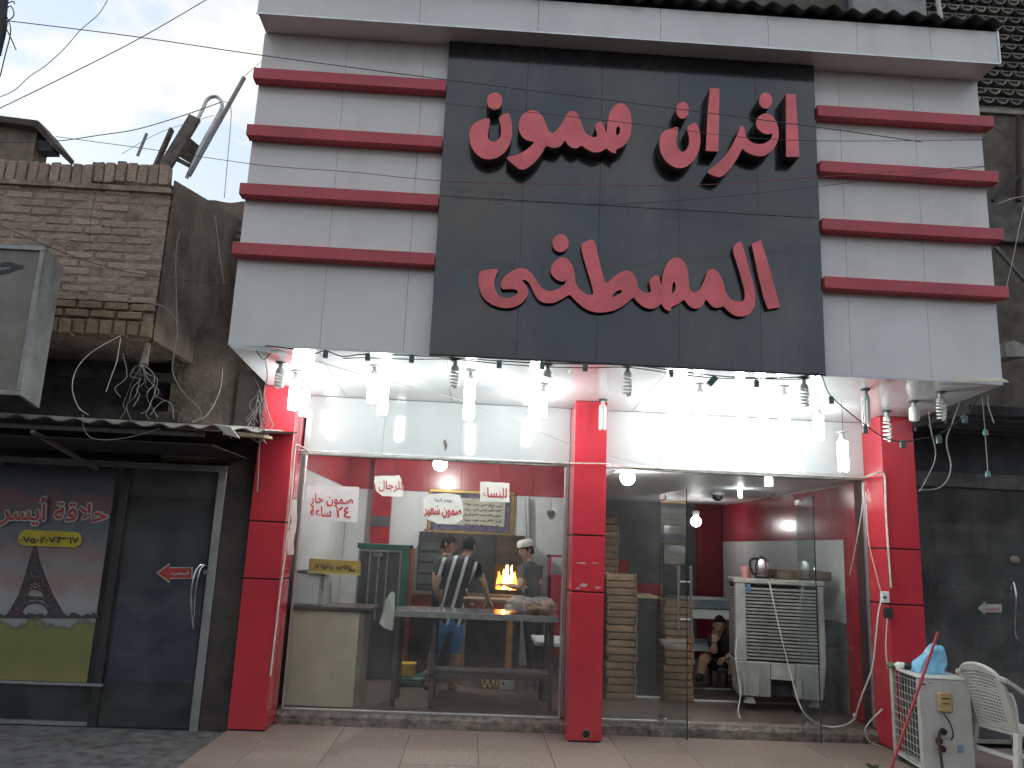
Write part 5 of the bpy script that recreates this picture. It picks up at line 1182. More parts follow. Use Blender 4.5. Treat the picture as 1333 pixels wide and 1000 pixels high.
m = MB(); ol = [(510, 770), (514, 774), (513, 800), (511, 822), (500, 818), (493, 812), (498, 798), (500, 785), (506, 774)]
crm = [P(x, y, 7.96+.02*math.sin(i*2.1)) for i, (x, y) in enumerate(ol)]
m.poly(crm, (0, .05, 0)); m.build('bag', mat('bag_white', (.55, .53, .46), .6, bump=.4, bscale=25), hb, bevel=.008)
# oven with fire
ov = thing('oven', 'black bread oven with a burning fire in its mouth', 'oven', (0, 10.9, RF))
M_ovn = mat('oven_black', (.02, .019, .018), .7, var=.3, scale=6); M_brk = mat('oven_soot', (.06, .035, .025), .9, var=.3)
OY = 10.55
l, r_ = P(546, 692, OY), P(672, 697, OY); zt = (l.z+r_.z)/2
f0, f1 = P(645, 735, OY), P(676, 772, OY)
fx0, fx1, fz0, fz1 = f0.x, f1.x-.02, f1.z+.03, f0.z
MB().box(l.x, fx0, OY, 11.17, .9, zt).build('body', M_ovn, ov, bevel=.006)
MB().box(fx1, r_.x+.12, OY+.0, 11.17, .9, fz1).build('body', M_brk, ov, bevel=.006)
MB().box(fx0+.001, fx1-.001, OY, 11.17, .9, fz0).build('hearth', M_brk, ov); MB().box(fx0+.001, r_.x+.12, OY, 11.17, fz1+.001, zt).build('hood', M_brk, ov, bevel=.006)
MB().box(fx0+.001, fx1-.001, 11.0, 11.17, fz0+.001, fz1-.001).build('fire_back', M_brk, ov)
for k in range(4): MB().box(l.x+.02, P(572, 700, OY).x, OY-.012, OY-.001, 1.15+k*.14, 1.25+k*.14).build('shutter_slat', mat('oven_slat', (.04, .045, .05), .5), ov, bevel=.003)
M_fire1 = emit_mat('flame_core', (1, .60, .2), 14); M_fire2 = emit_mat('flame_edge', (1, .24, .03), 5)
rg = random.Random(9)
for k in range(15):
    t = k/14; X = fx0+.035+(fx1-fx0-.07)*t; hgt = rg.uniform(.10, .36)*(1.1 if .35 < t < .85 else .7); Y = 10.66+rg.uniform(-.06, .14); w_ = rg.uniform(.014, .03)
    m = MB(); m.lathe([(w_*.7, 0), (w_, hgt*.15), (w_*.9, hgt*.35), (w_*.55, hgt*.6), (w_*.3, hgt*.8), (.001, hgt)], (X, Y, fz0+.002), 8)
    for i in range(len(m.v)):
        v = m.v[i]; u_ = (v[2]-fz0)*3; m.v[i] = (v[0]+.05*u_*noise.noise((v[2]*8, k*1.7, 0)), v[1]+.03*u_*noise.noise((v[2]*8, k*1.7, 9)), v[2])
    m.build('flame', M_fire1 if .3 < t < .85 and k % 4 else M_fire2, ov, True)
rc = thing('red_counter', 'low red brick counter in front of the oven', 'counter', (0, 9.9, RF))
a, b = P(523, 771, 10.05), P(682, 778, 10.05)
MB().box(a.x, b.x, 10.05, 10.5, a.z-.22, a.z-.03).build('band', mat('red_brick_paint', (.33, .055, .04), .7, var=.25, scale=8), rc, bevel=.005)
MB().box(a.x+.03, b.x-.03, 10.08, 10.5, RF, a.z-.221).build('base', mat('dark_base', (.05, .036, .032), .8, var=.3, scale=6), rc, bevel=.005)  # lower part in a darker brown than the red band
MB().box(a.x-.02, b.x+.02, 10.02, 10.53, a.z-.029, a.z).build('top', M_brk, rc, bevel=.005)
dt = thing('dough_table', 'brown wooden dough table between the workers and serving table', 'table', (.1, 9.4, RF))
a, b = P(598, 778, 9.5), P(672, 782, 9.5)
MB().box(a.x, b.x, 9.42, 9.85, a.z-.05, a.z).build('top', mat('dough_wood', (.23, .14, .085), .7, var=.2), dt, bevel=.005)
for X in (a.x+.03, b.x-.09):
    for Y in (9.46, 9.76): MB().box(X, X+.06, Y, Y+.05, RF, a.z-.051).build('leg', mat('orange_wood', (.30, .13, .045), .7, var=.2), dt)
# picture and wall things
fr_ = thing('framed_picture', 'gold framed calligraphy picture on the white back wall', 'picture', tuple(P(612, 700, 11.15)))
a, b = P(559, 636, 11.15), P(668, 699, 11.15)
MB().box(a.x+.05, b.x-.05, 11.15, 11.16, b.z+.05, a.z-.05).build('mat_board', mat('pic_blue', (.10, .09, .16), .6, var=.4, scale=20), fr_)
MB().box(a.x+.13, b.x-.13, 11.14, 11.149, b.z+.13, a.z-.11).build('sheet', mat('pic_sheet', (.42, .40, .33), .7, var=.12, scale=15), fr_)
for (x0, x1, z0, z1) in ((a.x, b.x, a.z-.05, a.z), (a.x, b.x, b.z, b.z+.05), (a.x, a.x+.05, b.z+.051, a.z-.051), (b.x-.05, b.x, b.z+.051, a.z-.051)): MB().box(x0, x1, 11.12, 11.165, z0, z1).build('frame', mat('gold_frame', (.30, .19, .06), .4, metal=.5), fr_, bevel=.008)
for k in range(5): squiggle('text_line', (a.x+.5, 11.137, a.z-.2-k*.07), (b.x-.16, 11.137, a.z-.2-k*.07), .035, M_inkblk, fr_, 20+k, .004, 5)
sf = thing('wall_ornament', 'dark spiky flower ornament on the white wall above the oven', 'ornament', tuple(P(558, 697, 11.15)))
q = P(558, 696, 11.15)
for k in range(14):
    t = k*2*math.pi/14; MB().bar(q, q+Vector((.09*math.cos(t), -.03, .09*math.sin(t))), .012, .02).build('petal', mat('ornament_blue', (.05, .05, .09), .6), sf)
MB().sphere(q, .04, 8, 6).build('centre', M_idark, sf)
MB().tube([q+Vector((0, 0, -.05)), q+Vector((0, 0, -.3))], .005, 5).build('stem', M_idark, sf)
tag(MB().tube([P(687, 648, 11.1), P(688, 706, 11.1)], .035, 10).build('flue_pipe', mat('flue', (.35, .38, .38), .4, metal=.4), None, True), 'grey flue pipe on the back wall above the capped person', 'pipe')
hk = thing('wall_plaque', 'small dark heart shaped plaque on the back wall beside the pillar', 'plaque', tuple(P(717, 674, 11.15)))
q = P(717, 670, 11.15); MB().poly([q+Vector((x*.06, 0, z*.06)) for x, z in ((0, -1), (.9, .1), (.85, .8), (.4, 1), (0, .7), (-.4, 1), (-.85, .8), (-.9, .1))], (0, .03, 0)).build('plate', M_idark, hk); MB().tube([q+Vector((0, 0, .05)), q+Vector((0, 0, .2))], .004, 4).build('string', M_idark, hk)
sh = thing('red_shelf', 'red framed shelf unit at the back wall beside the middle pillar', 'shelf', tuple(P(722, 785, 10.6)))
a, b = P(715, 722, 10.6), P(733, 770, 10.6)
MB().box(a.x, a.x+.03, 10.6, 10.9, RF, a.z).build('post', M_ired, sh); MB().box(a.x, b.x, 10.6, 10.62, RF+.2, P(720, 748, 10.6).z).build('panel', M_ired, sh); MB().box(a.x, b.x, 10.6, 10.9, a.z-.03, a.z-.002).build('top', M_ired, sh)
pt = thing('side_table', 'small pale topped table at the right inside the shop window', 'table', tuple(P(712, 880, 9.0)))
a, b = P(694, 828, 9.0), P(735, 845, 8.6)
MB().box(a.x, 1.3, 8.6, 9.3, .66, .70).build('top', M_iwhite, pt, bevel=.004)
for X in (a.x+.05, 1.2):
    for Y in (8.65, 9.25): MB().box(X, X+.04, Y-.02, Y+.02, RF, .659).build('leg', M_tleg, pt)
bj = thing('blue_jug', 'dark blue water drum on a bracket high on the left wall', 'drum', tuple(P(434, 637, 10.6)))
q = P(434, 622, 10.6); MB().lathe([(.03, .22), (.04, .16), (.1, .12), (.11, -.15), (.1, -.17)], tuple(q), 14).build('body', mat('drum_blue', (.03, .05, .11), .4), bj, True)
MB().box(q.x-.16, q.x+.16, 10.45, 10.8, q.z-.19, q.z-.172).build('shelf', M_wood, bj)
# things on the floor
fb_ = thing('floor_box', 'yellow printed box on the floor under the serving table', 'box', tuple(P(530, 880, 9.2)))
a, b = P(521, 864, 9.2), P(540, 877, 9.2); MB().box(a.x, b.x, 9.2, 9.4, RF+.1, a.z).build('carton', mat('yellow_carton', (.5, .30, .02), .6, var=.2), fb_, bevel=.004); MB().box(a.x-.03, b.x+.1, 9.18, 9.45, RF, RF+.098).build('sack', M_grn, fb_, bevel=.02)
wbx = thing('floor_box', 'white box with a round hole on the floor by the table legs', 'box', tuple(P(660, 897, 9.2)))
a, b = P(650, 884, 9.2), P(671, 898, 9.2); MB().box(a.x, b.x, 9.2, 9.45, RF, a.z+.05).build('carton', M_iwhite, wbx, bevel=.004); q = P(655, 890, 9.2); MB().lathe([(.014, 0), (.014, .004)], (q.x, 9.195, q.z), 10, axis='y').build('hole', M_inkblk, wbx)
yr = thing('yellow_coil', 'yellow and black coiled hose lying on the bakery floor', 'hose', tuple(P(636, 893, 9.3)))
q = P(636, 887, 9.3)
for k in range(6): MB().tube([(q.x-.08+k*.032+.02*math.cos(t), 9.3+.06*math.sin(t)*.6, RF+.075+.065*math.sin(t*1)) for t in [i*.524 for i in range(13)]], .011, 6).build('turn', mat('hose_yellow', (.45, .33, .05), .5) if k % 2 else M_inkblk, yr, True)
tag(crumple(P(560, 882, 9.3), .12, .1, .08, 7).build('green_sack', M_grn, None), 'dark green crumpled sack on the floor by the yellow box', 'sack')
# lamps inside
def globe(label, c, r_, s, parts=True):
    T = thing('globe_lamp', label, 'lamp', tuple(c)); MB().sphere(c, r_, 16, 10).build('globe', emit_mat('globe_%d' % int(s), (1, .99, .96), s), T, True)
    MB().lathe([(.03, 0), (.05, .05), (.05, .09)], (c[0], c[1], c[2]+r_*.85), 12).build('holder', M_socket, T, True); return T
q = P(573, 604, 9.6); gl = globe('round white globe lamp hanging over the striped shirt person', q, .085, 175)
MB().tube([(q.x, q.y, q.z+.15), (q.x, q.y, 3.1)], .008, 6).build('cord', M_cableblk, gl)
q = PZ(817, 622, 2.385); globe('round white globe lamp on the doorway bay ceiling near the pillar', q, .075, 70)
q = P(906, 679, 11.6); globe('round globe lamp glowing deep inside the doorway bay', q, .075, 24)
ft = thing('tube_light', 'vertical white fluorescent tube glowing on the doorway bay ceiling', 'lamp', tuple(P(962, 650, 9.2)))
a, b = P(961, 620, 9.4), P(964, 648, 9.4); MB().tube([a, b], .022, 10).build('tube', emit_mat('tube_glow', (.95, 1, 1), 45), ft, True)
MB().tube([b, b+Vector((0, 0, -.03))], .03, 10).build('end_cap', M_socket, ft, True); MB().tube([a, Vector((a.x, a.y, 2.46))], .015, 8).build('stem', M_socket, ft, True)
for x, y in ((934, 647), (1003, 643)):
    p = P(x, y, 10.0); cm = thing('dome_camera', 'small dark dome camera on the doorway bay ceiling, ' + ('nearer the tube light left side' if x < 960 else 'nearer the right wall'), 'camera', tuple(p))
    MB().sphere(p, .07, 12, 8, sc=(1, 1, .75)).build('dome', M_idark, cm, True); MB().lathe([(.085, .0), (.085, .03), (.05, .06)], (p.x, p.y, p.z+.02), 14).build('mount', M_socket, cm, True)
    MB().tube([(p.x, p.y, p.z+.07), (p.x, p.y, 2.462)], .02, 8).build('stem', M_socket, cm)
# trays
def tray_mesh(w_, d_, h_):
    m = MB(); m.box(-w_/2, w_/2, -d_/2, d_/2, 0, h_*.25); t = .018
    m.box(-w_/2, w_/2, -d_/2, -d_/2+t, h_*.26, h_*.86); m.box(-w_/2, w_/2, d_/2-t, d_/2, h_*.26, h_*.86)
    m.box(-w_/2, -w_/2+t, -d_/2+t, d_/2-t, h_*.26, h_*.86); m.box(w_/2-t, w_/2, -d_/2+t, d_/2-t, h_*.26, h_*.86)
    for sx in (-1, 1):
        for sy in (-1, 1): m.box(sx*w_/2-.004-sx*.012, sx*w_/2+.004+sx*.004, sy*d_/2-.02, sy*d_/2+.02, h_*.1, h_*.99)
    o = m.build('bread_tray', mat('tray_wood', (.25, .155, .09), .85, col2=(.15, .095, .058), scale=9, dirt_refl=.4, dirt_refl_col=(.09, .06, .04), rnd=.2), None, bevel=.003); d = o.data; bpy.data.objects.remove(o); return d
rg = random.Random(4)
ORD = 'topmost second third fourth fifth sixth seventh eighth ninth tenth eleventh twelfth thirteenth fourteenth fifteenth sixteenth seventeenth eighteenth nineteenth twentieth twenty-first twenty-second twenty-third bottom'.split()
def stack(x0, x1, Y, z0, z1, n, label, group, depth=.6):
    h_ = (z1-z0)/n; me = tray_mesh(x1-x0, depth, h_)
    for k in range(n):
        i = n-1-k; wd = 'topmost' if i == 0 else 'bottom' if k == 0 else ORD[i]+' from top'
        o = bpy.data.objects.new('bread_tray', me); COL.objects.link(o); o.location = ((x0+x1)/2+rg.uniform(-.008, .008), Y+depth/2+rg.uniform(-.01, .01), z0+k*h_); o.rotation_euler = (0, 0, rg.uniform(-.03, .03)); tag(o, 'wooden bread tray, '+wd+' in '+label, 'tray', group)
stack(1.50, 1.812, 8.85, RF, 1.43, 17, 'the stack against the middle red pillar', 'front stack of bread trays')
stack(1.50, 1.72, 9.5, RF, 2.06, 24, 'the tallest stack rising behind the front stack', 'tall rear stack of bread trays')
stack(2.12, 2.425, 8.85, RF, 1.17, 14, 'the stack behind the door handles', 'stack of bread trays behind the door')
db = thing('dark_cabinet', 'dark cabinet with a pale top edge between the two tray stacks', 'cabinet', (1.97, 9.2, RF))
MB().box(1.83, 2.10, 9.12, 9.6, RF, P(845, 779, 9.12).z).build('body', mat('near_black', (.025, .025, .028), .5), db, bevel=.004)
MB().box(1.825, 2.105, 9.1, 9.62, P(845, 779, 9.12).z+.001, P(845, 777, 9.12).z+.015).build('top', mat('brass_edge', (.35, .28, .16), .5), db)
bn = thing('work_bench', 'pale grey fronted work bench behind the air cooler', 'bench', (3.2, 10, RF))
MB().box(2.62, 3.85, 9.98, 10.7, P(930, 806, 10).z, P(930, 793, 10).z).build('front_rail', M_iwhite, bn, bevel=.004); zt = P(930, 781, 10.0).z
MB().box(2.62, 3.85, 9.96, 10.75, P(930, 793, 10).z+.001, zt).build('top', mat('bench_top', (.16, .2, .21), .5, var=.2), bn, bevel=.004)
for X in (2.66, 3.75): MB().box(X, X+.06, 10.6, 10.68, RF, P(930, 806, 10).z-.001).build('leg', M_idark, bn)
MB().box(2.64, 3.84, 10.55, 10.58, .45, .6).build('stretcher', M_iwhite, bn)
# evaporative air cooler
ac = thing('air_cooler', 'large dusty white evaporative air cooler on legs in the doorway', 'air cooler', (3.25, 8.6, RF), rz=R(-11))
M_cool = mat('cooler_plastic', (.36, .355, .33), .6, var=.12, scale=5, dirt_refl=.7, dirt_refl_col=(.15, .135, .115), dscale=5)
cx0, cx1, cy0, cy1 = 2.82, 3.70, 8.38, 8.95
zt = 1.44; zm = .61
MB().box(cx0, cx1, cy0+.045, cy1, zm, zt-.05).build('housing', M_inkblk, ac)
MB().box(cx0-.02, cx1+.02, cy0-.01, cy1+.02, zt-.055, zt).build('top_cover', M_cool, ac, bevel=.012)
for (x0, x1) in ((cx0-.004, cx0+.10), (cx1-.05, cx1+.004)): MB().box(x0, x1, cy0-.004, cy0+.05, zm, zt-.056).build('front_post', M_cool, ac, bevel=.006)
n = 21
for k in range(n):
    z = zm+.02+(zt-.10-zm)*k/n
    MB().hexa([(cx0+.085, cy0+.002, z), (cx1-.04, cy0+.002, z), (cx1-.04, cy0+.03, z+.012), (cx0+.085, cy0+.03, z+.012), (cx0+.085, cy0-.002, z+.0145), (cx1-.04, cy0-.002, z+.0145), (cx1-.04, cy0+.03, z+.022), (cx0+.085, cy0+.03, z+.022)]).build('louvre', M_cool, ac)
for k in range(22):
    z = zm+.03+(zt-.12-zm)*k/22; MB().box(cx0-.003, cx0+.012, cy0+.14, cy1-.06, z, z+.02).build('side_louvre', M_cool, ac)
MB().box(cx0-.0035, cx0+.014, cy0+.051, cy0+.138, zm, zt-.056).build('side_post', M_cool, ac); MB().box(cx0-.0035, cx0+.014, cy1-.055, cy1, zm, zt-.056).build('side_post', M_cool, ac)
zl = .26
MB().hexa([(cx0+.02, cy0+.03, zl), (3.16, cy0+.03, zl), (3.16, cy1-.03, zl), (cx0+.02, cy1-.03, zl), (cx0-.01, cy0-.01, zm-.002), (3.16, cy0-.01, zm-.002), (3.16, cy1, zm-.002), (cx0-.01, cy1, zm-.002)]).build('tank', M_cool, ac, bevel=.01)
MB().box(3.161, 3.40, cy0+.0, cy1-.03, .44, zm-.003).build('tank', M_cool, ac, bevel=.006); MB().box(3.161, 3.40, cy0+.2, cy1-.05, zl, .439).build('recess', M_idark, ac)
MB().hexa([(3.401, cy0+.03, zl), (cx1-.03, cy0+.03, zl), (cx1-.03, cy1-.03, zl), (3.401, cy1-.03, zl), (3.401, cy0-.01, zm-.002), (cx1+.005, cy0-.01, zm-.002), (cx1+.005, cy1, zm-.002), (3.401, cy1, zm-.002)]).build('tank', M_cool, ac, bevel=.01)
for X in (cx0+.06, cx0+.19, cx1-.2): MB().box(X, X+.03, cy0+.0, cy0+.05, zl+.01, zl+.22).build('rib', M_cool, ac, bevel=.006)
for X in (cx0+.08, cx1-.16):
    for Y in (cy0+.06, cy1-.14): MB().hexa([(X-.01, Y-.015, RF+.07), (X+.11, Y-.015, RF+.07), (X+.11, Y+.09, RF+.07), (X-.01, Y+.09, RF+.07), (X+.01, Y, zl), (X+.09, Y, zl), (X+.09, Y+.08, zl), (X+.01, Y+.08, zl)]).build('leg', M_cool, ac, bevel=.005); MB().lathe([(.03, -.012), (.03, .012)], (X+.05, Y+.04, RF+.03), 12, axis='y').build('castor', M_inkblk, ac); MB().box(X+.04, X+.06, Y+.03, Y+.05, RF+.03, RF+.07).build('castor_stem', M_steel, ac)
MB().box(2.93, 2.97, cy0-.006, cy0-.003, 1.30, 1.38).build('sticker', mat('blue_sticker', (.10, .17, .35), .5), ac)
MB().bar((3.0, cy0-.006, .78), (3.06, cy0-.006, .70), .02, .006).build('broken_slat', M_cool, ac)
# things on the cooler
kt = thing('electric_kettle', 'steel electric kettle with black handle on the air cooler', 'kettle', tuple(P(991, 755, 8.52)))
q = P(992, 756, 8.52); z0 = zt+.002
MB().lathe([(.072, 0), (.075, .02), (.07, .025)], (q.x, 8.52, z0), 20).build('base', M_inkblk, kt, True)
MB().lathe([(.07, .026), (.073, .04), (.068, .12), (.056, .195), (.05, .205)], (q.x, 8.52, z0), 24).build('body', M_steel, kt, True)
MB().lathe([(.05, .2055), (.045, .215), (.015, .222), (.013, .235)], (q.x, 8.52, z0), 18).build('lid', M_inkblk, kt, True)
MB().tube(smooth_path([(q.x-.045, 8.5, z0+.2), (q.x-.10, 8.49, z0+.205), (q.x-.135, 8.49, z0+.17), (q.x-.13, 8.49, z0+.1), (q.x-.1, 8.5, z0+.045), (q.x-.07, 8.5, z0+.04)], 5), .013, 8).build('handle', M_inkblk, kt, True)
MB().poly([(q.x+.045, 8.51, z0+.2), (q.x+.085, 8.51, z0+.19), (q.x+.06, 8.51, z0+.15)], (0, .025, 0)).build('spout', M_steel, kt)
pj = thing('pink_jug', 'pink plastic jug beside the kettle', 'jug', tuple(P(971, 754, 8.55)))
q = P(971, 754, 8.6); MB().lathe([(.048, 0), (.052, .06), (.056, .12), (.056, .121), (.05, .12), (.046, .02)], (q.x, 8.6, zt+.002), 18).build('body', mat('pink_plastic', (.60, .26, .24), .5), pj, True); MB().poly([(q.x-.05, 8.59, zt+.12), (q.x-.075, 8.59, zt+.125), (q.x-.05, 8.59, zt+.07)], (0, .02, 0)).build('spout', mat('pink_plastic', (.6, .26, .24), .5), pj)
wbd = thing('wooden_tray', 'shallow brown wooden tray lying on the air cooler', 'tray', tuple(P(1040, 756, 8.6)))
q0, q1 = P(1008, 756, 8.55), P(1078, 758, 8.55); M_tw = mat('tray_brown', (.14, .10, .075), .85, var=.25, scale=12)
MB().box(q0.x, q1.x, 8.46, 8.95, zt+.002, zt+.02).build('base', M_tw, wbd)
for (x0, x1, y0, y1) in ((q0.x, q1.x, 8.46, 8.48), (q0.x, q1.x, 8.93, 8.95), (q0.x, q0.x+.02, 8.481, 8.929), (q1.x-.02, q1.x, 8.481, 8.929)): MB().box(x0, x1, y0, y1, zt+.021, zt+.10).build('side', M_tw, wbd, bevel=.003)
jr = thing('clear_bag', 'clear crumpled plastic bag in the wooden tray on the cooler', 'bag', tuple(P(1057, 745, 8.7)))
crumple((P(1057, 740, 8.7).x, 8.7, zt+.11), .11, .11, .12, 3).build('film', glass_mat('bag_film2', (.93, .95, .94), .15, .18), jr)

# ================================================================== IN FRONT OF THE SHOP
cu_ = thing('outdoor_unit', 'dirty white air conditioner outdoor unit standing by the right pillar', 'air conditioner', (3.67, 6.62, 0), rz=R(-7))
M_acw = mat('ac_paint', (.52, .51, .47), .5, var=.08, scale=4, dirt_refl=.45, dirt_refl_col=(.26, .23, .18), dscale=5)
AL, AD, AZ0, AZ1 = .60, .40, .07, .765          # length (away from the street), depth, bottom, top
def acb(name, m, x0, x1, y0, y1, z0, z1, bevel=0): return MB().box(x0, x1, y0, y1, z0, z1).build(name, m, cu_, bevel=bevel, world=False)
acb('back_coil', mat('coil_fins', (.05, .05, .048), .7, var=.2), .05, .08, .03, AL-.03, AZ0+.03, AZ1-.05)
acb('body', M_acw, .081, AD, .012, AL, AZ0, AZ1-.02, .006); acb('base_pan', M_acw, 0, AD, 0, AL, AZ0-.02, AZ0-.001, .004)
acb('top_cover', M_acw, -.005, AD+.008, -.008, AL+.008, AZ1-.019, AZ1, .008)
acb('front_panel', M_acw, .002, AD, -.004, .011, AZ0, AZ1-.02, .003)
for (y0, y1) in ((.012, .05), (AL-.05, AL)): acb('corner_post', M_acw, 0, .03, y0, y1, AZ0, AZ1-.02, .004)
M_grid = mat('wire_guard', (.48, .47, .43), .5, var=.1)
for k in range(9): y = .06+(AL-.12)*k/8; MB().tube([(.008, y, AZ0+.01), (.008, y, AZ1-.03)], .0028, 5).build('guard_wire', M_grid, cu_, world=False)
for k in range(11): z = AZ0+.02+(AZ1-AZ0-.07)*k/10; MB().tube([(.004, .03, z), (.004, AL-.03, z)], .0028, 5).build('guard_wire', M_grid, cu_, world=False)
MB().tube([(.03, AL-.15, AZ0+.02), (.03, AL-.15, AZ1-.05)], .008, 6).build('red_pipe', mat('red_tape', (.4, .03, .06), .5), cu_, world=False)
acb('terminal_cover', mat('yellowed', (.46, .36, .16), .5, var=.12, scale=15), .135, .25, -.03, -.0045, .50, .655, .012)
acb('cover_slot', M_inkblk, .165, .235, -.0335, -.031, .605, .613); acb('cover_label', mat('rust_label', (.3, .13, .06), .6), .17, .225, -.0335, -.031, .565, .58)
for z in (.36, .29, .23): MB().lathe([(.025, 0), (.028, .02), (.015, .055)], (.135+.02*math.sin(z*40), -.058, z), 10, axis='y').build('valve', mat('valve_brass', (.05, .035, .025), .6, metal=.5), cu_, True, world=False)
MB().tube(smooth_path([(.12, -.05, .36), (.11, -.06, .25), (.12, -.06, .1), (.11, -.05, .0)], 5), .012, 8).build('pipe', mat('valve_pipe', (.06, .04, .03), .7), cu_, True, world=False)
MB().tube(smooth_path([(.17, -.03, .5), (.21, -.05, .42), (.225, -.05, .34), (.215, -.03, .30)], 5), .006, 6).build('cord', M_cableblk, cu_, True, world=False)
acb('vent_slot', M_inkblk, .015, .055, -.006, -.0045, AZ1-.065, AZ1-.055); acb('vent_slot', M_inkblk, .075, .1, -.006, -.0045, AZ1-.05, AZ1-.045)
acb('sticker', mat('blue_tag', (.2, .27, .36), .6), .27, .32, -.006, -.0045, .2, .26)
for Y in (.05, AL-.09): acb('foot', M_wood, .01, AD-.01, Y, Y+.05, .0, AZ0-.021)
bb_ = thing('blue_bag', 'crumpled light blue plastic bag sitting on the outdoor unit', 'bag', tuple(P(1213, 876, 6.85)))
M_bagb = mat('bag_blue', (.16, .40, .58), .4, var=.12, scale=10, bump=.5, bscale=30, coat=.2)
q = P(1213, 873, 6.85)
nu, nv = 44, 26; m = MB(); vs = []; fs = []
for i in range(nv+1):
    t = i/nv; 
    for j in range(nu):
        th = 2*math.pi*j/nu; c_, s_ = math.cos(th), math.sin(th)
        rx = .155*(1-t)**.55*(1-.15*math.cos(t*7))+.004; ry = .11*(1-t)**.6+.004
        fold = 1+.13*noise.noise((c_*2.2, s_*2.2, t*3))+.10*(t+.15)*math.sin(th*7+4*noise.noise((t*3, c_, 2)))
        z = AZ1+.003+.215*t*(1+.1*noise.noise((c_*1.5, s_*1.5, 5)))
        vs.append((q.x-.02+c_*rx*fold+.125*t**1.5, 6.87+s_*ry*fold, z+.012*noise.noise((c_*5, s_*5, t*6))*(1 if i else 0)))
for i in range(nv):
    for j in range(nu): fs.append((i*nu+j, i*nu+(j+1) % nu, (i+1)*nu+(j+1) % nu, (i+1)*nu+j))
m.add(vs, fs); m.build('bag', M_bagb, bb_, 75)
m = MB(); vs = []; fs = []                    # the other handle loop, flopping to the street side
for i in range(13):
    t = i/12; a = P(1197+t*26, 868-24*math.sin(t*1.9)-4*t, 6.79)
    for k in range(5): vs.append(a+Vector((.004*k*(1-t), .012*k, .016*(k-2)*(1-.6*t))))
for i in range(12):
    for k in range(4): fs.append((i*5+k, i*5+k+1, (i+1)*5+k+1, (i+1)*5+k))
m.add(vs, fs); m.build('bag_handle', M_bagb, bb_, 75)
jk = thing('small_clutter', 'small heap of rags and a white lump on the outdoor unit', 'clutter', tuple(P(1177, 866, 7.05)))
crumple((P(1172, 868, 7.05).x, 7.05, AZ1+.02), .05, .05, .035, 4).build('white_lump', M_paper, jk, True)
crumple((P(1184, 868, 7.05).x, 7.03, AZ1+.02), .08, .06, .035, 8).build('black_rag', M_inkblk, jk, True); crumple((P(1165, 868, 7.05).x, 7.1, AZ1+.015), .04, .05, .03, 9).build('green_rag', mat('rag_green', (.10, .12, .06), .9), jk, True)
tag(MB().tube([P(1221, 823, 6.60), P(1156, 1012, 6.48)], .0115, 10).build('broom_handle', mat('red_stick', (.36, .02, .04), .35, var=.08), None, True), 'red broom handle leaning across the outdoor unit', 'stick')
pl_ = thing('small_weed', 'tuft of green leaves at the foot of the outdoor unit', 'plant', tuple(PZ(1136, 1000, 0)))
q = PZ(1137, 1004, 0); rg = random.Random(2)
for k in range(16):
    t = rg.uniform(0, 6.28); r_ = rg.uniform(.02, .07); tip = q+Vector((r_*math.cos(t), r_*math.sin(t), rg.uniform(.03, .075)))
    MB().poly([q+Vector((rg.uniform(-.01, .01), 0, 0)), q.lerp(tip, .5)+Vector((.012, .006, .012)), tip, q.lerp(tip, .5)+Vector((-.012, -.006, .01))], (0, .002, 0)).build('leaf', mat('leaf', (.06, .12, .02), .6, rnd=.3), pl_)
# white monobloc chair
ch = thing('plastic_chair', 'white plastic armchair with perforated back beside the outdoor unit', 'chair', (4.36, 6.46, 0), rz=R(100))
M_pl = mat('chair_plastic', (.50, .49, .44), .45, var=.06, scale=6, dirt_refl=.4, dirt_refl_col=(.3, .27, .21), dscale=4)
# local frame: front = -y, width x, seat at z .42
SW, SD = .40, .40
def cb(name, mb, bevel=.004): return mb.build(name, M_pl, ch, True, world=False)
m = MB(); vs = []; fs = []; n = 8
for i in range(n+1):
    for j in range(n+1):
        x = -SW/2+SW*i/n; y = -SD/2+SD*j/n; z = .425-.02*(1-(2*i/n-1)**2)*(1-(2*j/n-1)**2)-(.018 if j == 0 else 0); vs.append((x, y, z))
for i in range(n):
    for j in range(n): a = i*(n+1)+j; fs.append((a, a+1, a+n+2, a+n+1))
vs2 = [(x, y, z-.012) for x, y, z in vs]; k0 = len(vs); fs2 = [tuple(q+k0 for q in f[::-1]) for f in fs]
m.add(vs+vs2, fs+fs2)
m.tube([(-SW/2, -SD/2, .41), (SW/2, -SD/2, .41), (SW/2, SD/2, .415), (-SW/2, SD/2, .415), (-SW/2, -SD/2, .41)], .012, 6); cb('seat', m)
def backpt(u, v):  # u -1..1 across, v 0..1 up
    z = .43+.42*v; x = u*(.20+.03*v-.06*max(0, v-.6)); y = .19+.13*v+.02*(1-u*u)-.0; return Vector((x, y, z+.04*(1-u*u)*v))
m = MB()
for u0, u1 in ((-1, -.78), (.78, 1)):
    m.hexa([backpt(u0, 0), backpt(u1, 0), backpt(u1, 0)+Vector((0, .012, 0)), backpt(u0, 0)+Vector((0, .012, 0)), backpt(u0, .86), backpt(u1, .9), backpt(u1, .9)+Vector((0, .012, 0)), backpt(u0, .86)+Vector((0, .012, 0))])
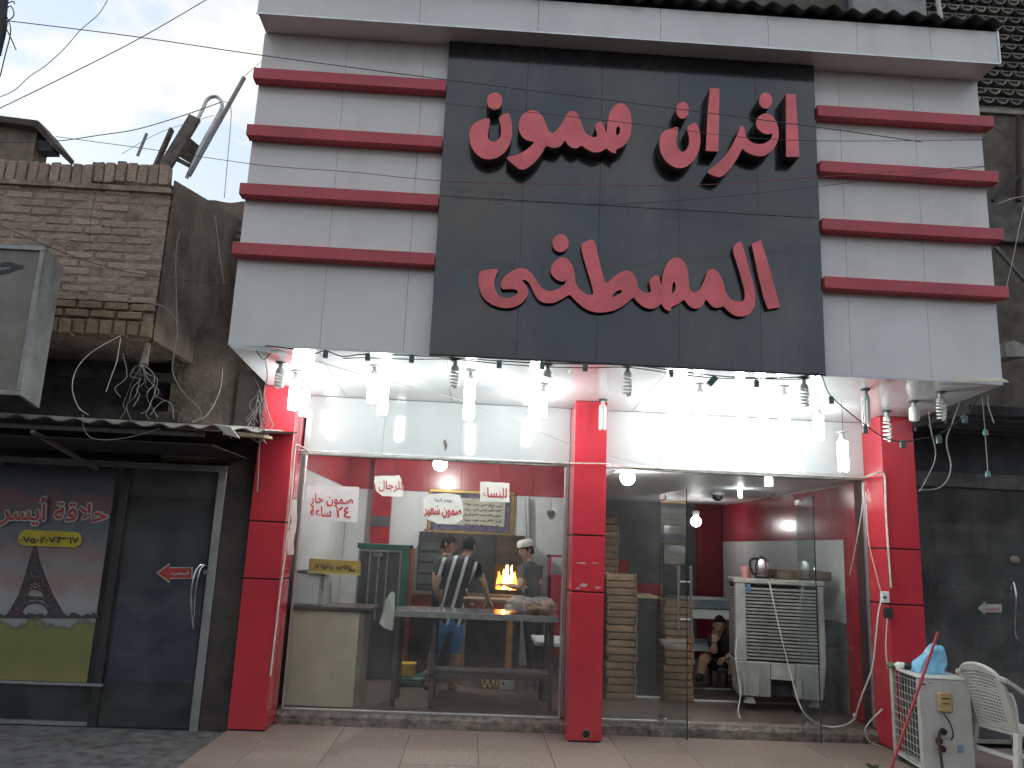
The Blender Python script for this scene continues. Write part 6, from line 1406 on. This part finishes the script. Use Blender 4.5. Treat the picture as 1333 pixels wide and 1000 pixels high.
m.tube(smooth_path([backpt(-1, 0), backpt(-1, .5), backpt(-.97, .85), backpt(-.7, 1), backpt(0, 1.03), backpt(.7, 1), backpt(.97, .85), backpt(1, .5), backpt(1, 0)], 5), .016, 8)
cb('back_frame', m)
m = MB(); nx, nz_ = 13, 16                # pierced back: lattice of ribs
for i in range(nx+1): u = -.78+1.56*i/nx; m.tube([backpt(u, t/6*.93) for t in range(7)], .0065, 4)
for k in range(nz_+1): v = .03+.9*k/nz_; m.tube([backpt(-.78+1.56*t/6, v) for t in range(7)], .0065, 4)
cb('perforated_back', m)
cb('back_band', MB().poly([backpt(-.78, .93), backpt(0, .93), backpt(.78, .93), backpt(.6, 1.0), backpt(0, 1.03), backpt(-.6, 1.0)], (0, .012, 0)))
for s in (-1, 1):
    m = MB()
    path = smooth_path([backpt(s*.9, .93), (s*.25, .27, .80), (s*.285, .17, .725), (s*.29, .06, .675), (s*.285, -.12, .655), (s*.275, -.2, .63), (s*.262, -.225, .55), (s*.255, -.23, .42)], 5)
    for a, b in zip(path[:-1], path[1:]): m.bar(a, b, .06, .026, up=(s, 0, .3) if False else (0, 0, 1) if abs((Vector(b)-Vector(a)).normalized().z) < .75 else (0, 1, 0))
    cb('armrest', m)
    m = MB(); m.hexa([(s*.235, -.255, 0), (s*.285, -.255, 0), (s*.285, -.22, 0), (s*.235, -.22, 0), (s*.20, -.235, .42), (s*.275, -.235, .42), (s*.275, -.18, .42), (s*.20, -.18, .42)]); m.build('leg', M_pl, ch, bevel=.006, world=False)
    m = MB(); m.hexa([(s*.225, .27, 0), (s*.27, .27, 0), (s*.27, .31, 0), (s*.225, .31, 0), (s*.17, .17, .43), (s*.225, .17, .43), (s*.225, .21, .43), (s*.17, .21, .43)]); m.build('leg', M_pl, ch, bevel=.006, world=False)
    cb('side_rail', MB().bar((s*.262, -.22, .26), (s*.24, .24, .28), .018, .03))
cb('rear_rail', MB().bar((-.22, .235, .25), (.22, .235, .25), .02, .03))

for o in bpy.data.objects:
    if '_loc' in o: del o['_loc']
for o in COL.objects:
    if o.name.split('.')[0] == 'glass_door': o['kind'] = 'thing'
